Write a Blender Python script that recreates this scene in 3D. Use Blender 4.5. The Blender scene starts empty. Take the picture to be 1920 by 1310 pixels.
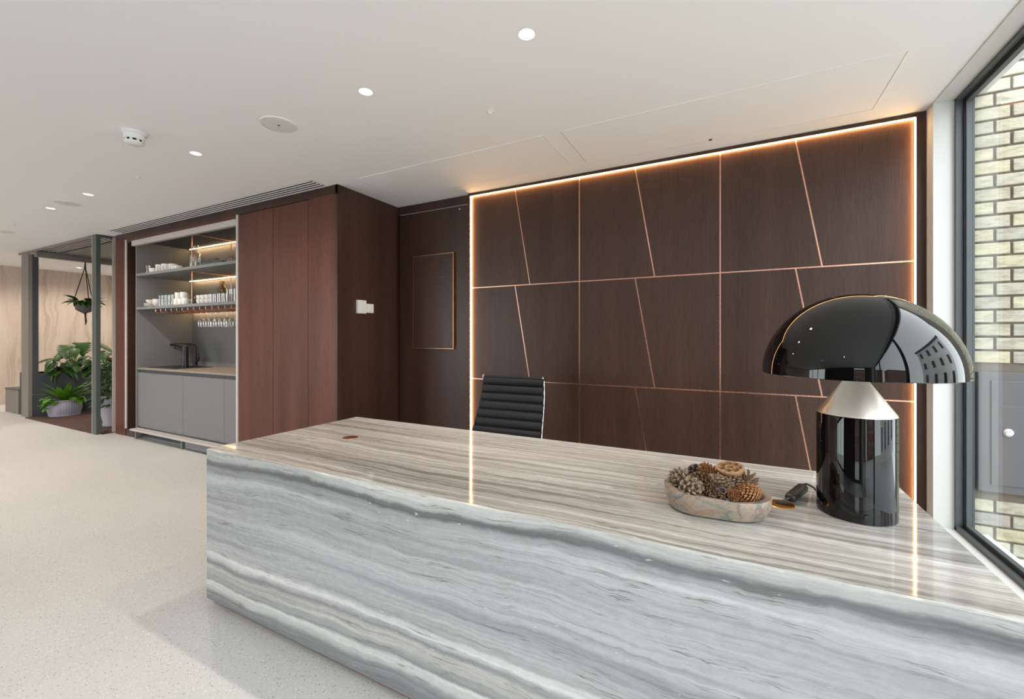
import bpy, bmesh, math, random
from mathutils import Vector, Matrix
PI = math.pi
random.seed(7)
SC = bpy.context.scene
COL = SC.collection

# ------------------------------------------------------------------ camera
cam_d = bpy.data.cameras.new('camera')
cam = bpy.data.objects.new('camera', cam_d); COL.objects.link(cam)
cam.location = (0, 0, 1.30)
cam.rotation_euler = (PI/2, 0, math.atan(415/805))
cam_d.sensor_width = 36; cam_d.lens = 805/1920*36
cam_d.shift_y = -24/1920
cam_d.clip_start = .02; cam_d.clip_end = 300
SC.camera = cam
# ------------------------------------------------------------------ world (even overcast sky)
W = bpy.data.worlds.new('sky'); SC.world = W; W.use_nodes = True
wn = W.node_tree.nodes; wn.clear()
wb = wn.new('ShaderNodeBackground'); wo = wn.new('ShaderNodeOutputWorld')
wb.inputs[0].default_value = (.92, .955, 1.0, 1); wb.inputs[1].default_value = 5.7
W.node_tree.links.new(wb.outputs[0], wo.inputs[0])
def portal(name, loc, rot, sx, sy):
    l = bpy.data.lights.new(name, 'AREA'); l.shape = 'RECTANGLE'; l.size = sx; l.size_y = sy
    l.cycles.is_portal = True
    o = bpy.data.objects.new(name, l); COL.objects.link(o); o.location = loc; o.rotation_euler = rot
portal('daylight_side', (1.30, -.55, 1.43), (0, PI/2, 0), 2.4, 7.7)
portal('daylight_rear', (-9.1, -4.75, 1.32), (PI/2, 0, 0), 6.6, 2.4)  # sky portal at the added left bays
portal('daylight_entrance', (-.55, -4.75, 1.32), (PI/2, 0, 0), 1.3, 2.4)
SC.view_settings.view_transform = 'Standard'; SC.view_settings.look = 'None'
SC.view_settings.gamma = 1; SC.view_settings.use_curve_mapping = False
SC.view_settings.exposure = 0.25
cy = SC.cycles
cy.use_denoising = True; cy.max_bounces = 8; cy.diffuse_bounces = 5; cy.glossy_bounces = 4
cy.transparent_max_bounces = 16; cy.sample_clamp_indirect = 6; cy.caustics_reflective = False; cy.caustics_refractive = False

# ------------------------------------------------------------------ mesh helpers
class MB:
    def __init__(s): s.v = []; s.f = []
    def add(s, vs, fs):
        o = len(s.v); s.v += [tuple(p) for p in vs]; s.f += [tuple(i+o for i in f) for f in fs]; return s
    def box(s, x0, x1, y0, y1, z0, z1, b=0):
        if x1 < x0: x0, x1 = x1, x0
        if y1 < y0: y0, y1 = y1, y0
        if z1 < z0: z0, z1 = z1, z0
        if not b:
            return s.add([(x,y,z) for x in (x0,x1) for y in (y0,y1) for z in (z0,z1)],
                         [(0,1,3,2),(4,6,7,5),(0,4,5,1),(2,3,7,6),(0,2,6,4),(1,5,7,3)])
        bm = bmesh.new(); bmesh.ops.create_cube(bm, size=1)
        for v in bm.verts:
            v.co = ((x0+x1)/2+v.co.x*(x1-x0), (y0+y1)/2+v.co.y*(y1-y0), (z0+z1)/2+v.co.z*(z1-z0))
        bmesh.ops.bevel(bm, geom=bm.edges[:], offset=b, segments=2, affect='EDGES', profile=.5)
        return s.bm(bm)
    def bm(s, bm):
        bm.verts.index_update()
        s.add([v.co[:] for v in bm.verts], [[v.index for v in f.verts] for f in bm.faces]); bm.free(); return s
    def lathe(s, prof, c=(0,0,0), n=32, axis='z', sx=1, sy=1, cap0=False, cap1=False):
        vs = []; fs = []; m = len(prof)
        for i in range(n):
            t = 2*PI*i/n; ca, sa = math.cos(t)*sx, math.sin(t)*sy
            for r, z in prof:
                p = (r*ca, r*sa, z)
                if axis == 'y': p = (p[0], p[2], p[1])
                elif axis == 'x': p = (p[2], p[0], p[1])
                vs.append((p[0]+c[0], p[1]+c[1], p[2]+c[2]))
        for i in range(n):
            j = (i+1) % n
            for k in range(m-1): fs.append((i*m+k, j*m+k, j*m+k+1, i*m+k+1))
        if cap0: fs.append(tuple(i*m for i in range(n))[::-1])
        if cap1: fs.append(tuple(i*m+m-1 for i in range(n)))
        return s.add(vs, fs)
    def cyl(s, c, r, h, n=20, axis='z'):
        return s.lathe([(r,0),(r,h)], c, n, axis, cap0=True, cap1=True)
    def tube(s, pts, r, n=8, closed=False, taper=None):
        pts = [Vector(p) for p in pts]; m = len(pts); vs = []; fs = []; up = None
        for i, p in enumerate(pts):
            if closed: t = pts[(i+1) % m]-pts[i-1]
            else: t = pts[min(i+1,m-1)]-pts[max(i-1,0)]
            t.normalize()
            if up is None:
                up = Vector((0,0,1)) if abs(t.z) < .9 else Vector((1,0,0))
            a = t.cross(up)
            if a.length < 1e-5: a = t.cross(Vector((.3,.9,.2)))
            a.normalize(); b = a.cross(t); up = b
            rr = r*(taper[i] if taper else 1)
            for k in range(n):
                q = 2*PI*k/n; vs.append(p+a*math.cos(q)*rr+b*math.sin(q)*rr)
        for i in range(m if closed else m-1):
            j = (i+1) % m
            for k in range(n):
                l = (k+1) % n; fs.append((i*n+k, i*n+l, j*n+l, j*n+k))
        if not closed:
            fs.append(tuple(range(n))[::-1]); fs.append(tuple(range((m-1)*n, m*n)))
        return s.add(vs, fs)
    def prism(s, poly, a0, a1, plane='xz'):
        n = len(poly); vs = []
        for a in (a0, a1):
            for p, q in poly:
                vs.append({'xz':(p,a,q), 'xy':(p,q,a), 'yz':(a,p,q)}[plane])
        fs = [tuple(range(n)), tuple(range(n,2*n))[::-1]]+[(i,(i+1)%n+0,(i+1)%n+n,i+n) for i in range(n)]
        return s.add(vs, fs)
    def xform(s, M):
        s.v = [tuple(M @ Vector(p)) for p in s.v]; return s
    def mesh(s, name, smooth=None, recalc=True):
        me = bpy.data.meshes.new(name); me.from_pydata(s.v, [], s.f)
        if recalc:
            bm = bmesh.new(); bm.from_mesh(me); bmesh.ops.recalc_face_normals(bm, faces=bm.faces[:]); bm.to_mesh(me); bm.free()
        if smooth:
            me.shade_smooth(); me.set_sharp_from_angle(angle=math.radians(smooth))
        return me
    def build(s, name, m, parent=None, smooth=None, recalc=True, loc=None):
        me = s.mesh(name, smooth, recalc); me.materials.append(m)
        return link(name, me, parent, loc)
def link(name, me, parent=None, loc=None, mw=None):
    o = bpy.data.objects.new(name, me); COL.objects.link(o)
    if parent: o.parent = parent
    if mw is not None: o.matrix_local = mw
    elif loc: o.location = loc
    return o
def empty(name, loc=(0,0,0), rz=0):
    o = bpy.data.objects.new(name, None); COL.objects.link(o); o.location = loc; o.rotation_euler = (0,0,rz)
    o.empty_display_size = .05; return o
def tag(o, label=None, cat=None, group=None, kind=None):
    if label: o['label'] = label
    if cat: o['category'] = cat
    if group: o['group'] = group
    if kind: o['kind'] = kind
    return o
def copy_tree(o, loc, rz=0, label=None, parent=None, scale=None):
    c = o.copy(); COL.objects.link(c); c.parent = parent
    if loc is not None: c.location = loc; c.rotation_euler = (0,0,rz)
    if scale: c.scale = (scale,)*3
    if label: c['label'] = label
    for ch in list(o.children): copy_tree(ch, None, parent=c)
    return c
def B(x0,x1,y0,y1,z0,z1,b=0): return MB().box(x0,x1,y0,y1,z0,z1,b)

# ------------------------------------------------------------------ materials
def newmat(name):
    m = bpy.data.materials.new(name); m.use_nodes = True; nt = m.node_tree
    return m, nt, nt.nodes['Principled BSDF']
def plain(name, col, rough=.5, metal=0, coat=0, emit=None, es=0, bump=0, bscale=200, spec=None):
    m, nt, p = newmat(name)
    p.inputs['Base Color'].default_value = (*col, 1); p.inputs['Roughness'].default_value = rough
    p.inputs['Metallic'].default_value = metal; p.inputs['Coat Weight'].default_value = coat
    p.inputs['Coat Roughness'].default_value = .03
    if spec is not None: p.inputs['Specular IOR Level'].default_value = spec
    if emit: p.inputs['Emission Color'].default_value = (*emit,1); p.inputs['Emission Strength'].default_value = es
    n = nt.nodes.new('ShaderNodeTexNoise'); n.inputs['Scale'].default_value = bscale
    geo = nt.nodes.new('ShaderNodeNewGeometry'); nt.links.new(geo.outputs['Position'], n.inputs['Vector'])
    mr = nt.nodes.new('ShaderNodeMapRange'); mr.inputs[3].default_value = max(0,rough-.04); mr.inputs[4].default_value = min(1,rough+.04)
    if rough > .02: nt.links.new(n.outputs['Fac'], mr.inputs[0]); nt.links.new(mr.outputs[0], p.inputs['Roughness'])
    if bump:
        b = nt.nodes.new('ShaderNodeBump'); b.inputs['Strength'].default_value = bump; b.inputs['Distance'].default_value = .002
        nt.links.new(n.outputs['Fac'], b.inputs['Height']); nt.links.new(b.outputs[0], p.inputs['Normal'])
    return m
def ramp(nt, stops):
    r = nt.nodes.new('ShaderNodeValToRGB'); e = r.color_ramp.elements
    while len(e) < len(stops): e.new(.5)
    for k, (pos, c) in zip(e, stops): k.position = pos; k.color = (*c, 1)
    return r
def wpos(nt, scale=(1,1,1), rot=(0,0,0)):
    g = nt.nodes.new('ShaderNodeNewGeometry'); mp = nt.nodes.new('ShaderNodeMapping')
    mp.inputs['Scale'].default_value = scale; mp.inputs['Rotation'].default_value = rot
    nt.links.new(g.outputs['Position'], mp.inputs['Vector']); return mp.outputs[0]
def noise(nt, vec, scale, detail=4, rough=.55, dist=0):
    n = nt.nodes.new('ShaderNodeTexNoise'); n.inputs['Scale'].default_value = scale; n.inputs['Detail'].default_value = detail
    n.inputs['Roughness'].default_value = rough; n.inputs['Distortion'].default_value = dist
    if vec is not None: nt.links.new(vec, n.inputs['Vector'])
    return n.outputs['Fac']
def math_(nt, op, a, b=None):
    n = nt.nodes.new('ShaderNodeMath'); n.operation = op
    for i, q in enumerate((a, b)):
        if q is None: continue
        if isinstance(q, (int, float)): n.inputs[i].default_value = q
        else: nt.links.new(q, n.inputs[i])
    return n.outputs[0]
def mixc(nt, f, a, b, mode='MIX'):
    n = nt.nodes.new('ShaderNodeMix'); n.data_type = 'RGBA'; n.blend_type = mode
    for s, q in ((n.inputs[0], f), (n.inputs[6], a), (n.inputs[7], b)):
        if isinstance(q, (int, float)): s.default_value = q
        elif isinstance(q, tuple): s.default_value = (*q, 1)
        else: nt.links.new(q, s)
    return n.outputs[2]
def wood(name, dark, light, rough=.32, k=.36):
    m, nt, p = newmat(name)
    big = noise(nt, wpos(nt, (5.5,5.5,.35)), 1, 3, .5)
    fine = noise(nt, wpos(nt, (90,90,2.2)), 1, 5, .6)
    pore = noise(nt, wpos(nt, (420,420,9)), 1, 2, .5)
    f = math_(nt, 'ADD', math_(nt, 'MULTIPLY', big, .65), math_(nt, 'MULTIPLY', fine, .35))
    oi = nt.nodes.new('ShaderNodeObjectInfo')
    f = math_(nt, 'ADD', f, math_(nt, 'MULTIPLY', math_(nt, 'SUBTRACT', oi.outputs['Random'], .5), .10))
    r = ramp(nt, [(.30, dark), (.70, light)]); nt.links.new(f, r.inputs[0])
    pr = ramp(nt, [(.36, (.45,.45,.45)), (.46, (1,1,1))]); nt.links.new(pore, pr.inputs[0])
    nt.links.new(mixc(nt, .7, r.outputs[0], pr.outputs[0], 'MULTIPLY'), p.inputs['Base Color'])
    p.inputs['Roughness'].default_value = rough; p.inputs['Specular IOR Level'].default_value = k
    b = nt.nodes.new('ShaderNodeBump'); b.inputs['Strength'].default_value = .12; b.inputs['Distance'].default_value = .001
    nt.links.new(pore, b.inputs['Height']); nt.links.new(b.outputs[0], p.inputs['Normal'])
    return m
M = {}
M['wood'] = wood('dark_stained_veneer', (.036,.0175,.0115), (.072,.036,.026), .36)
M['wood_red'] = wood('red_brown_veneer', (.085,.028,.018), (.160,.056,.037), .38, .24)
M['white'] = plain('white_paint', (.70,.70,.69), .6)
M['ceil'] = plain('ceiling_paint', (.90,.90,.90), .75)
M['white_gloss'] = plain('white_plastic', (.82,.82,.80), .3)
M['alu'] = plain('pale_aluminium', (.56,.51,.485), .45, .1)
M['gap'] = plain('pale_seal', (.42,.41,.40), .6)
M['soffit'] = plain('soffit_paint', (.66,.66,.64), .7)  # greyer than the ceiling to stand in for a recess's shade
M['grille'] = plain('white_grille', (.74,.74,.73), .6, bump=.4, bscale=900)
M['void'] = plain('dark_void', (.01,.01,.01), .9)
M['copper'] = plain('copper', (.72,.40,.29), .28, 1)
M['copper_dark'] = plain('aged_copper', (.62,.26,.15), .34, 1)
M['brass'] = plain('orange_brass', (.80,.43,.14), .3, 1)
M['slate'] = plain('slate_lacquer', (.19,.195,.20), .5)
M['slate_dark'] = plain('dark_slate_lacquer', (.060,.066,.078), .5)
M['taupe'] = plain('taupe_grey_paint', (.23,.205,.19), .5)
M['green_grey'] = plain('green_grey_metal', (.075,.095,.09), .4, .1)
M['door_grey'] = plain('pale_grey_lacquer', (.178,.180,.193), .42)
M['worktop'] = plain('worktop_laminate', (.30,.25,.21), .4)  # brown cast of the warm light is mixed into this base colour
M['black'] = plain('matt_black_metal', (.012,.012,.013), .38)
M['gloss_black'] = plain('gloss_black_lacquer', (.0025,.0025,.003), .012)
M['rubber'] = plain('black_plastic', (.018,.018,.019), .42)
M['leather'] = plain('charcoal_leather', (.010,.0105,.012), .5, spec=.35, bump=.25, bscale=600)
M['chrome'] = plain('polished_aluminium', (.75,.76,.78), .13, 1)
M['satin'] = plain('satin_aluminium', (.90,.83,.76), .36, 1)
M['frame'] = plain('window_frame_grey', (.085,.097,.10), .42)
M['frame_dark'] = plain('window_gasket', (.014,.016,.02), .45)
M['ceramic'] = plain('white_porcelain', (.83,.80,.77), .2)
M['led'] = plain('warm_led_strip', (1,.8,.55), .5, emit=(1,.55,.20), es=32)
M['led_soft'] = plain('shelf_led_strip', (1,.8,.55), .5, emit=(1,.62,.29), es=26)
M['bulb'] = plain('downlight_lens', (1,1,1), .5, emit=(1,.90,.75), es=5)
M['teal'] = plain('teal_tray', (.02,.07,.085), .4)
M['pot'] = plain('lilac_grey_ceramic', (.40,.38,.45), .45, bump=.2, bscale=60)
M['basket'] = plain('grey_woven_pot', (.12,.11,.105), .8, bump=.8, bscale=120)
M['rope'] = plain('dark_rope', (.07,.05,.04), .9)
M['soil'] = plain('soil', (.02,.014,.01), .95, bump=1, bscale=80)
M['pave_base'] = plain('paver_joint', (.05,.035,.03), .9)
M['asphalt'] = plain('asphalt', (.12,.12,.125), .9, bump=.5, bscale=90)
M['pavement'] = plain('street_paving', (.46,.46,.45), .85, bump=.3, bscale=60)
M['render'] = plain('white_render', (.72,.71,.68), .8)
M['dark_pane'] = plain('dark_window_pane', (.03,.035,.04), .08)
M['mortar'] = plain('brown_mortar', (.17,.145,.125), .95, bump=.6, bscale=150)
M['meter'] = plain('meter_box_paint', (.10,.105,.11), .35)
M['copper_brown'] = plain('engraved_bronze', (.20,.085,.055), .4, .8)

def leafmat(name, a, b):
    m, nt, p = newmat(name)
    n = noise(nt, wpos(nt, (14,14,14)), 1, 3); oi = nt.nodes.new('ShaderNodeObjectInfo')
    f = math_(nt, 'ADD', math_(nt, 'MULTIPLY', n, .7), math_(nt, 'MULTIPLY', oi.outputs['Random'], .35))
    r = ramp(nt, [(.25, a), (.8, b)]); nt.links.new(f, r.inputs[0]); nt.links.new(r.outputs[0], p.inputs['Base Color'])
    p.inputs['Roughness'].default_value = .48; p.inputs['Specular IOR Level'].default_value = .3; return m
M['leaf'] = leafmat('deep_green_leaf', (.012,.045,.006), (.05,.13,.016))
M['leaf_lime'] = leafmat('lime_green_leaf', (.06,.17,.012), (.17,.36,.03))
M['leaf_mid'] = leafmat('mid_green_leaf', (.03,.075,.02), (.10,.19,.05))

def glassmat(name, tint=(1,1,1), k=1.0, add=0.0, rough=.01):
    m = bpy.data.materials.new(name); m.use_nodes = True; nt = m.node_tree; nt.nodes.clear()
    t = nt.nodes.new('ShaderNodeBsdfTransparent'); t.inputs[0].default_value = (*tint,1)
    g = nt.nodes.new('ShaderNodeBsdfGlossy'); g.inputs['Roughness'].default_value = rough
    fr = nt.nodes.new('ShaderNodeFresnel'); fr.inputs[0].default_value = 1.5
    mx = nt.nodes.new('ShaderNodeMixShader'); o = nt.nodes.new('ShaderNodeOutputMaterial')
    ge = nt.nodes.new('ShaderNodeNewGeometry')      # a thin sheet reflects alike from both sides
    nt.links.new(math_(nt, 'SUBTRACT', 1.5, math_(nt, 'MULTIPLY', ge.outputs['Backfacing'], 1.5-1/1.5)), fr.inputs[0])
    f = math_(nt, 'ADD', math_(nt, 'MULTIPLY', fr.outputs[0], k), add)
    nt.links.new(f, mx.inputs[0]); nt.links.new(t.outputs[0], mx.inputs[1]); nt.links.new(g.outputs[0], mx.inputs[2])
    nt.links.new(mx.outputs[0], o.inputs[0]); return m
M['pane'] = glassmat('window_glass', (.97,.99,.98), .75)
M['glass'] = glassmat('drinking_glass', (.95,.95,.94), .9, .10, .18)
M['glass_amber'] = glassmat('amber_glass', (.80,.70,.42), 1.4, .03)

def marble(name, top):
    m, nt, p = newmat(name)
    g = nt.nodes.new('ShaderNodeNewGeometry'); sx = nt.nodes.new('ShaderNodeSeparateXYZ'); nt.links.new(g.outputs['Position'], sx.inputs[0])
    x = sx.outputs[0]; v = math_(nt, 'ADD', sx.outputs[1], sx.outputs[2])      # banding follows the slab over the edge
    def cmb(kx, vv, kv, z):
        c = nt.nodes.new('ShaderNodeCombineXYZ'); nt.links.new(math_(nt,'MULTIPLY',x,kx), c.inputs[0]); nt.links.new(math_(nt,'MULTIPLY',vv,kv), c.inputs[1])
        c.inputs[2].default_value = z; return c.outputs[0]
    def off(a, n, k): return math_(nt, 'ADD', a, math_(nt, 'MULTIPLY', math_(nt,'SUBTRACT',n,.5), k))
    w1 = noise(nt, cmb(1.1, v, 1.2, 0), 1, 2, .5); w2 = noise(nt, cmb(3.4, v, 7, 3), 1, 4, .6); w3 = noise(nt, cmb(16, v, 34, 8), 1, 3, .6)
    vv = off(off(off(v, w1, .11), w2, .045), w3, .015)
    n1 = noise(nt, cmb(.28, vv, 7, 1.7), 1, 4, .6); n2 = noise(nt, cmb(.6, vv, 34, 5.1), 1, 6, .66); n3 = noise(nt, cmb(1.6, vv, 120, 9.3), 1, 3, .6)
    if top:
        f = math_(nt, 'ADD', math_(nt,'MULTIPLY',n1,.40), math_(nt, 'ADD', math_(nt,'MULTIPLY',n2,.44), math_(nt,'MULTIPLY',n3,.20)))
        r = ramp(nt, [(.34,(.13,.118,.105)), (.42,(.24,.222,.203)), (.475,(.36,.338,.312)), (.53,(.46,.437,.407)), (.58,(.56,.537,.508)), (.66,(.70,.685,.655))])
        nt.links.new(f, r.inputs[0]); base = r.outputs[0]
    else:
        t = math_(nt, 'DIVIDE', math_(nt, 'SUBTRACT', vv, 1.20), .74)
        r = ramp(nt, [(.0,(.20,.205,.21)), (.075,(.22,.225,.23)), (.105,(.42,.42,.41)), (.145,(.62,.62,.61)), (.165,(.27,.28,.285)), (.20,(.40,.40,.385)), (.255,(.42,.41,.385)), (.285,(.24,.245,.26)),
                      (.325,(.58,.58,.575)), (.36,(.40,.405,.41)), (.50,(.325,.335,.345)), (.66,(.385,.392,.398)), (.74,(.335,.345,.352)), (.84,(.44,.455,.46)), (.885,(.30,.31,.315)), (.905,(.125,.13,.135)),
                      (.925,(.16,.165,.17)), (.945,(.40,.41,.405)), (1.0,(.56,.56,.54))])
        nt.links.new(t, r.inputs[0])
        st = nt.nodes.new('ShaderNodeMapRange'); nt.links.new(math_(nt, 'ADD', math_(nt,'MULTIPLY',n2,.55), math_(nt, 'ADD', math_(nt,'MULTIPLY',n3,.15), math_(nt,'MULTIPLY',n1,.3))), st.inputs[0])
        st.inputs[1].default_value = .36; st.inputs[2].default_value = .64; st.inputs[3].default_value = .68; st.inputs[4].default_value = 1.36
        c = nt.nodes.new('ShaderNodeCombineColor')
        for i in range(3): nt.links.new(st.outputs[0], c.inputs[i])
        base = mixc(nt, 1, r.outputs[0], c.outputs[0], 'MULTIPLY')
    mo = noise(nt, cmb(26, v, 40, 70), 1, 5, .7); mr_ = ramp(nt, [(.32,(.80,.80,.80)), (.68,(1.18,1.18,1.18))]); nt.links.new(mo, mr_.inputs[0])
    base = mixc(nt, .38, base, mr_.outputs[0], 'MULTIPLY')
    vn = noise(nt, cmb(.5, vv, 15, 33), 1, 5, .62); vd = math_(nt, 'ABSOLUTE', math_(nt,'SUBTRACT',vn,.5))
    vr = ramp(nt, [(.0,(1,1,1)), (.012,(0,0,0))]); nt.links.new(vd, vr.inputs[0])
    brk = noise(nt, cmb(5, v, 14, 40), 1, 4); bk = ramp(nt, [(.46,(0,0,0)), (.60,(1,1,1))]); nt.links.new(brk, bk.inputs[0])
    base = mixc(nt, math_(nt,'MULTIPLY',math_(nt, 'MULTIPLY', vr.outputs[0], bk.outputs[0]), .8), base, (.13,.12,.11))
    fl = noise(nt, cmb(18, vv, 60, 50), 1, 3, .6); fr = ramp(nt, [(.66,(0,0,0)), (.72,(1,1,1))]); nt.links.new(fl, fr.inputs[0])
    fg = noise(nt, cmb(1.2, vv, 6, 60), 1, 2); fgr = ramp(nt, [(.5,(0,0,0)), (.6,(1,1,1))]); nt.links.new(fg, fgr.inputs[0])
    base = mixc(nt, math_(nt,'MULTIPLY',math_(nt,'MULTIPLY',fr.outputs[0],fgr.outputs[0]),.7), base, (.74,.73,.71))
    nt.links.new(base, p.inputs['Base Color']); p.inputs['Roughness'].default_value = .05 if top else .12
    return m
M['marble'] = marble('banded_grey_marble', False)
M['marble_top'] = marble('beige_streaked_marble', True)  # its beige partly holds warm light reflected onto the desk top

def terrazzo():
    m, nt, p = newmat('pale_terrazzo')
    big = noise(nt, wpos(nt), .8, 3); r = ramp(nt, [(.3,(.55,.535,.52)), (.7,(.615,.60,.585))]); nt.links.new(big, r.inputs[0])
    c = r.outputs[0]
    for sc, th, col, k in ((70,.19,(.25,.235,.22),.8), (120,.24,(.42,.40,.38),.8), (90,.26,(.78,.77,.75),.7)):
        v = nt.nodes.new('ShaderNodeTexVoronoi'); v.inputs['Scale'].default_value = sc; nt.links.new(wpos(nt), v.inputs['Vector'])
        rr = ramp(nt, [(th*.8,(1,1,1)), (th*1.2,(0,0,0))]); nt.links.new(v.outputs['Distance'], rr.inputs[0])
        s = nt.nodes.new('ShaderNodeSeparateColor'); nt.links.new(v.outputs['Color'], s.inputs[0])
        gate = math_(nt, 'GREATER_THAN', s.outputs[0], .45)
        c = mixc(nt, math_(nt,'MULTIPLY',math_(nt,'MULTIPLY',rr.outputs[0],gate),k), c, col)
    nt.links.new(c, p.inputs['Base Color']); p.inputs['Roughness'].default_value = .5
    return m
M['terrazzo'] = terrazzo()
def travertine():
    m, nt, p = newmat('vein_cut_travertine')
    w = noise(nt, wpos(nt, (1,1.5,.9)), 1.2, 3)
    g = nt.nodes.new('ShaderNodeNewGeometry'); sx = nt.nodes.new('ShaderNodeSeparateXYZ'); nt.links.new(g.outputs['Position'], sx.inputs[0])
    y = math_(nt, 'ADD', sx.outputs[1], math_(nt,'MULTIPLY',w,.35))
    c = nt.nodes.new('ShaderNodeCombineXYZ'); nt.links.new(math_(nt,'MULTIPLY',y,9), c.inputs[1]); nt.links.new(math_(nt,'MULTIPLY',sx.outputs[2],.5), c.inputs[2])
    oi = nt.nodes.new('ShaderNodeObjectInfo'); nt.links.new(math_(nt,'MULTIPLY',oi.outputs['Random'],20), c.inputs[0])
    n = noise(nt, c.outputs[0], 1, 6, .65)
    r = ramp(nt, [(.32,(.36,.27,.21)), (.42,(.52,.42,.34)), (.5,(.60,.49,.41)), (.6,(.64,.54,.46)), (.7,(.55,.44,.36))]); nt.links.new(n, r.inputs[0])
    nt.links.new(r.outputs[0], p.inputs['Base Color']); p.inputs['Roughness'].default_value = .35; return m
M['travertine'] = travertine()
def brickmat(name, cols, bump=.8):
    m, nt, p = newmat(name); oi = nt.nodes.new('ShaderNodeObjectInfo')
    r = ramp(nt, [(i/(len(cols)-1), c) for i, c in enumerate(cols)]); nt.links.new(oi.outputs['Random'], r.inputs[0])
    n = noise(nt, wpos(nt, (16,16,38)), 1, 5, .65); rr = ramp(nt, [(.34,(.62,.61,.60)), (.55,(1,1,1))]); nt.links.new(n, rr.inputs[0])
    nt.links.new(mixc(nt, .8, r.outputs[0], rr.outputs[0], 'MULTIPLY'), p.inputs['Base Color'])
    n2 = noise(nt, wpos(nt, (25,25,90)), 1, 5, .7)
    b = nt.nodes.new('ShaderNodeBump'); b.inputs['Strength'].default_value = bump; b.inputs['Distance'].default_value = .006
    nt.links.new(n2, b.inputs['Height']); nt.links.new(b.outputs[0], p.inputs['Normal']); p.inputs['Roughness'].default_value = .9; return m
M['brick'] = brickmat('cream_brick', [(.50,.47,.33), (.58,.55,.40), (.44,.42,.35), (.60,.57,.43), (.36,.35,.32), (.56,.52,.37)])
M['paver'] = brickmat('red_brown_paver', [(.085,.040,.030), (.12,.058,.043), (.10,.05,.042), (.075,.042,.036)], .3)
M['red_brick'] = brickmat('red_street_brick', [(.22,.09,.06), (.25,.10,.07)], .3)
def bowlstone():
    m, nt, p = newmat('pink_veined_stone')
    n = noise(nt, wpos(nt, (17,17,24)), 1, 6, .68, .8)
    r = ramp(nt, [(.30,(.12,.12,.11)), (.42,(.23,.215,.185)), (.50,(.33,.27,.215)), (.57,(.30,.19,.125)), (.64,(.235,.22,.195)), (.74,(.42,.365,.31))]); nt.links.new(n, r.inputs[0])
    v = noise(nt, wpos(nt, (9,9,7)), 1, 4, .55, .4); d = math_(nt,'ABSOLUTE',math_(nt,'SUBTRACT',v,.5))
    vr = ramp(nt, [(0,(1,1,1)), (.02,(0,0,0))]); nt.links.new(d, vr.inputs[0])
    nt.links.new(mixc(nt, math_(nt,'MULTIPLY',vr.outputs[0],.8), r.outputs[0], (.19,.11,.10)), p.inputs['Base Color'])
    p.inputs['Roughness'].default_value = .3; return m
M['bowl'] = bowlstone()
def conemat(name, base, tip):
    m, nt, p = newmat(name); n = noise(nt, wpos(nt, (160,160,160)), 1, 3)
    r = ramp(nt, [(.35, base), (.62, tip)]); nt.links.new(n, r.inputs[0]); nt.links.new(r.outputs[0], p.inputs['Base Color'])
    p.inputs['Roughness'].default_value = .7; return m
M['cone_grey'] = conemat('weathered_cone', (.10,.065,.04), (.36,.27,.18))
M['cone_brown'] = conemat('brown_cone', (.075,.04,.022), (.24,.14,.075))
M['cone_rust'] = conemat('rust_cone', (.16,.06,.02), (.38,.17,.06))
M['pod'] = conemat('tan_pod', (.26,.14,.065), (.44,.26,.13))
M['pod_dark'] = conemat('dark_pod', (.05,.03,.032), (.16,.11,.11))

# ------------------------------------------------------------------ room shell
H = 2.66
XR = 1.033          # inner face of the right wall nib
YB = 3.465          # face of the panelled wall
XL = -12.4          # far travertine wall
YN = -4.7           # street side glazing
tag(B(XL-.2, 1.25, YN-.1, 6.6, -.15, 0).build('floor', M['terrazzo']), 'pale speckled terrazzo floor', kind='structure')
# ceiling with real holes for the downlights
DL = [(-.826,1.745), (-1.813,1.745), (-3.542,1.755), (-5.476,1.79), (-6.422,1.80), (-11.5,3.62), (-11.55,2.2), (-11.55,5.0), (-9.0,1.80), (-9.4,4.6)]+[(-.9-1.95*i, -1.1) for i in range(6)]  # those past the sixth are unseen, added to brighten the far left
ceil = B(XL-.2, 1.25, YN-.1, 6.6, H, H+.16).build('ceiling', M['ceil'])
cut = MB()
for x, y in DL: cut.cyl((x, y, H-.05), .038, .13, 28)
co = cut.build('cutter', M['void'])
md = ceil.modifiers.new('cut', 'BOOLEAN'); md.object = co; md.operation = 'DIFFERENCE'; md.solver = 'EXACT'
me = bpy.data.meshes.new_from_object(ceil.evaluated_get(bpy.context.evaluated_depsgraph_get()))
ceil.modifiers.clear(); ceil.data = me; ceil.data.materials.clear(); ceil.data.materials.append(M['ceil'])
bpy.data.objects.remove(co)
tag(ceil, 'smooth white plaster ceiling', kind='structure')

# far travertine wall in vertical slabs
wl = tag(empty('wall_left', (XL, 1, 0)), 'beige vein-cut travertine wall at the far end', kind='structure')
B(-.2, -.02, YN-1.1, 5.6, 0, H).build('backing', M['travertine'], wl)
y = -5.69
while y < 5.5:
    B(-.02, 0, y+.001, y+1.238, 0, H).build('slab', M['travertine'], wl); y += 1.24
tag(B(XL, -7.5, 6.4, 6.6, 0, H).build('wall_back', M['white']), 'white rear wall of the lounge', kind='structure')
# partition closing the joinery block towards the lounge
tag(B(-7.37, -7.27, 2.79, 6.4, 0, H).build('wall_partition', M['wood_red']), 'dark veneer partition beside the indoor garden', kind='structure')

# panelled feature wall
wf = tag(empty('wall_front', (0, YB, 0)), 'dark wood panelled feature wall inlaid with copper lines', kind='structure')
x_e = (-2.216, -1.150, -.085, .980); z_e = (.04, .902, 1.764, 2.628); g = .0045
MB().box(-4.7, XR, .022, .25, 0, H).build('backing', M['wood'], wf)
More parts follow.
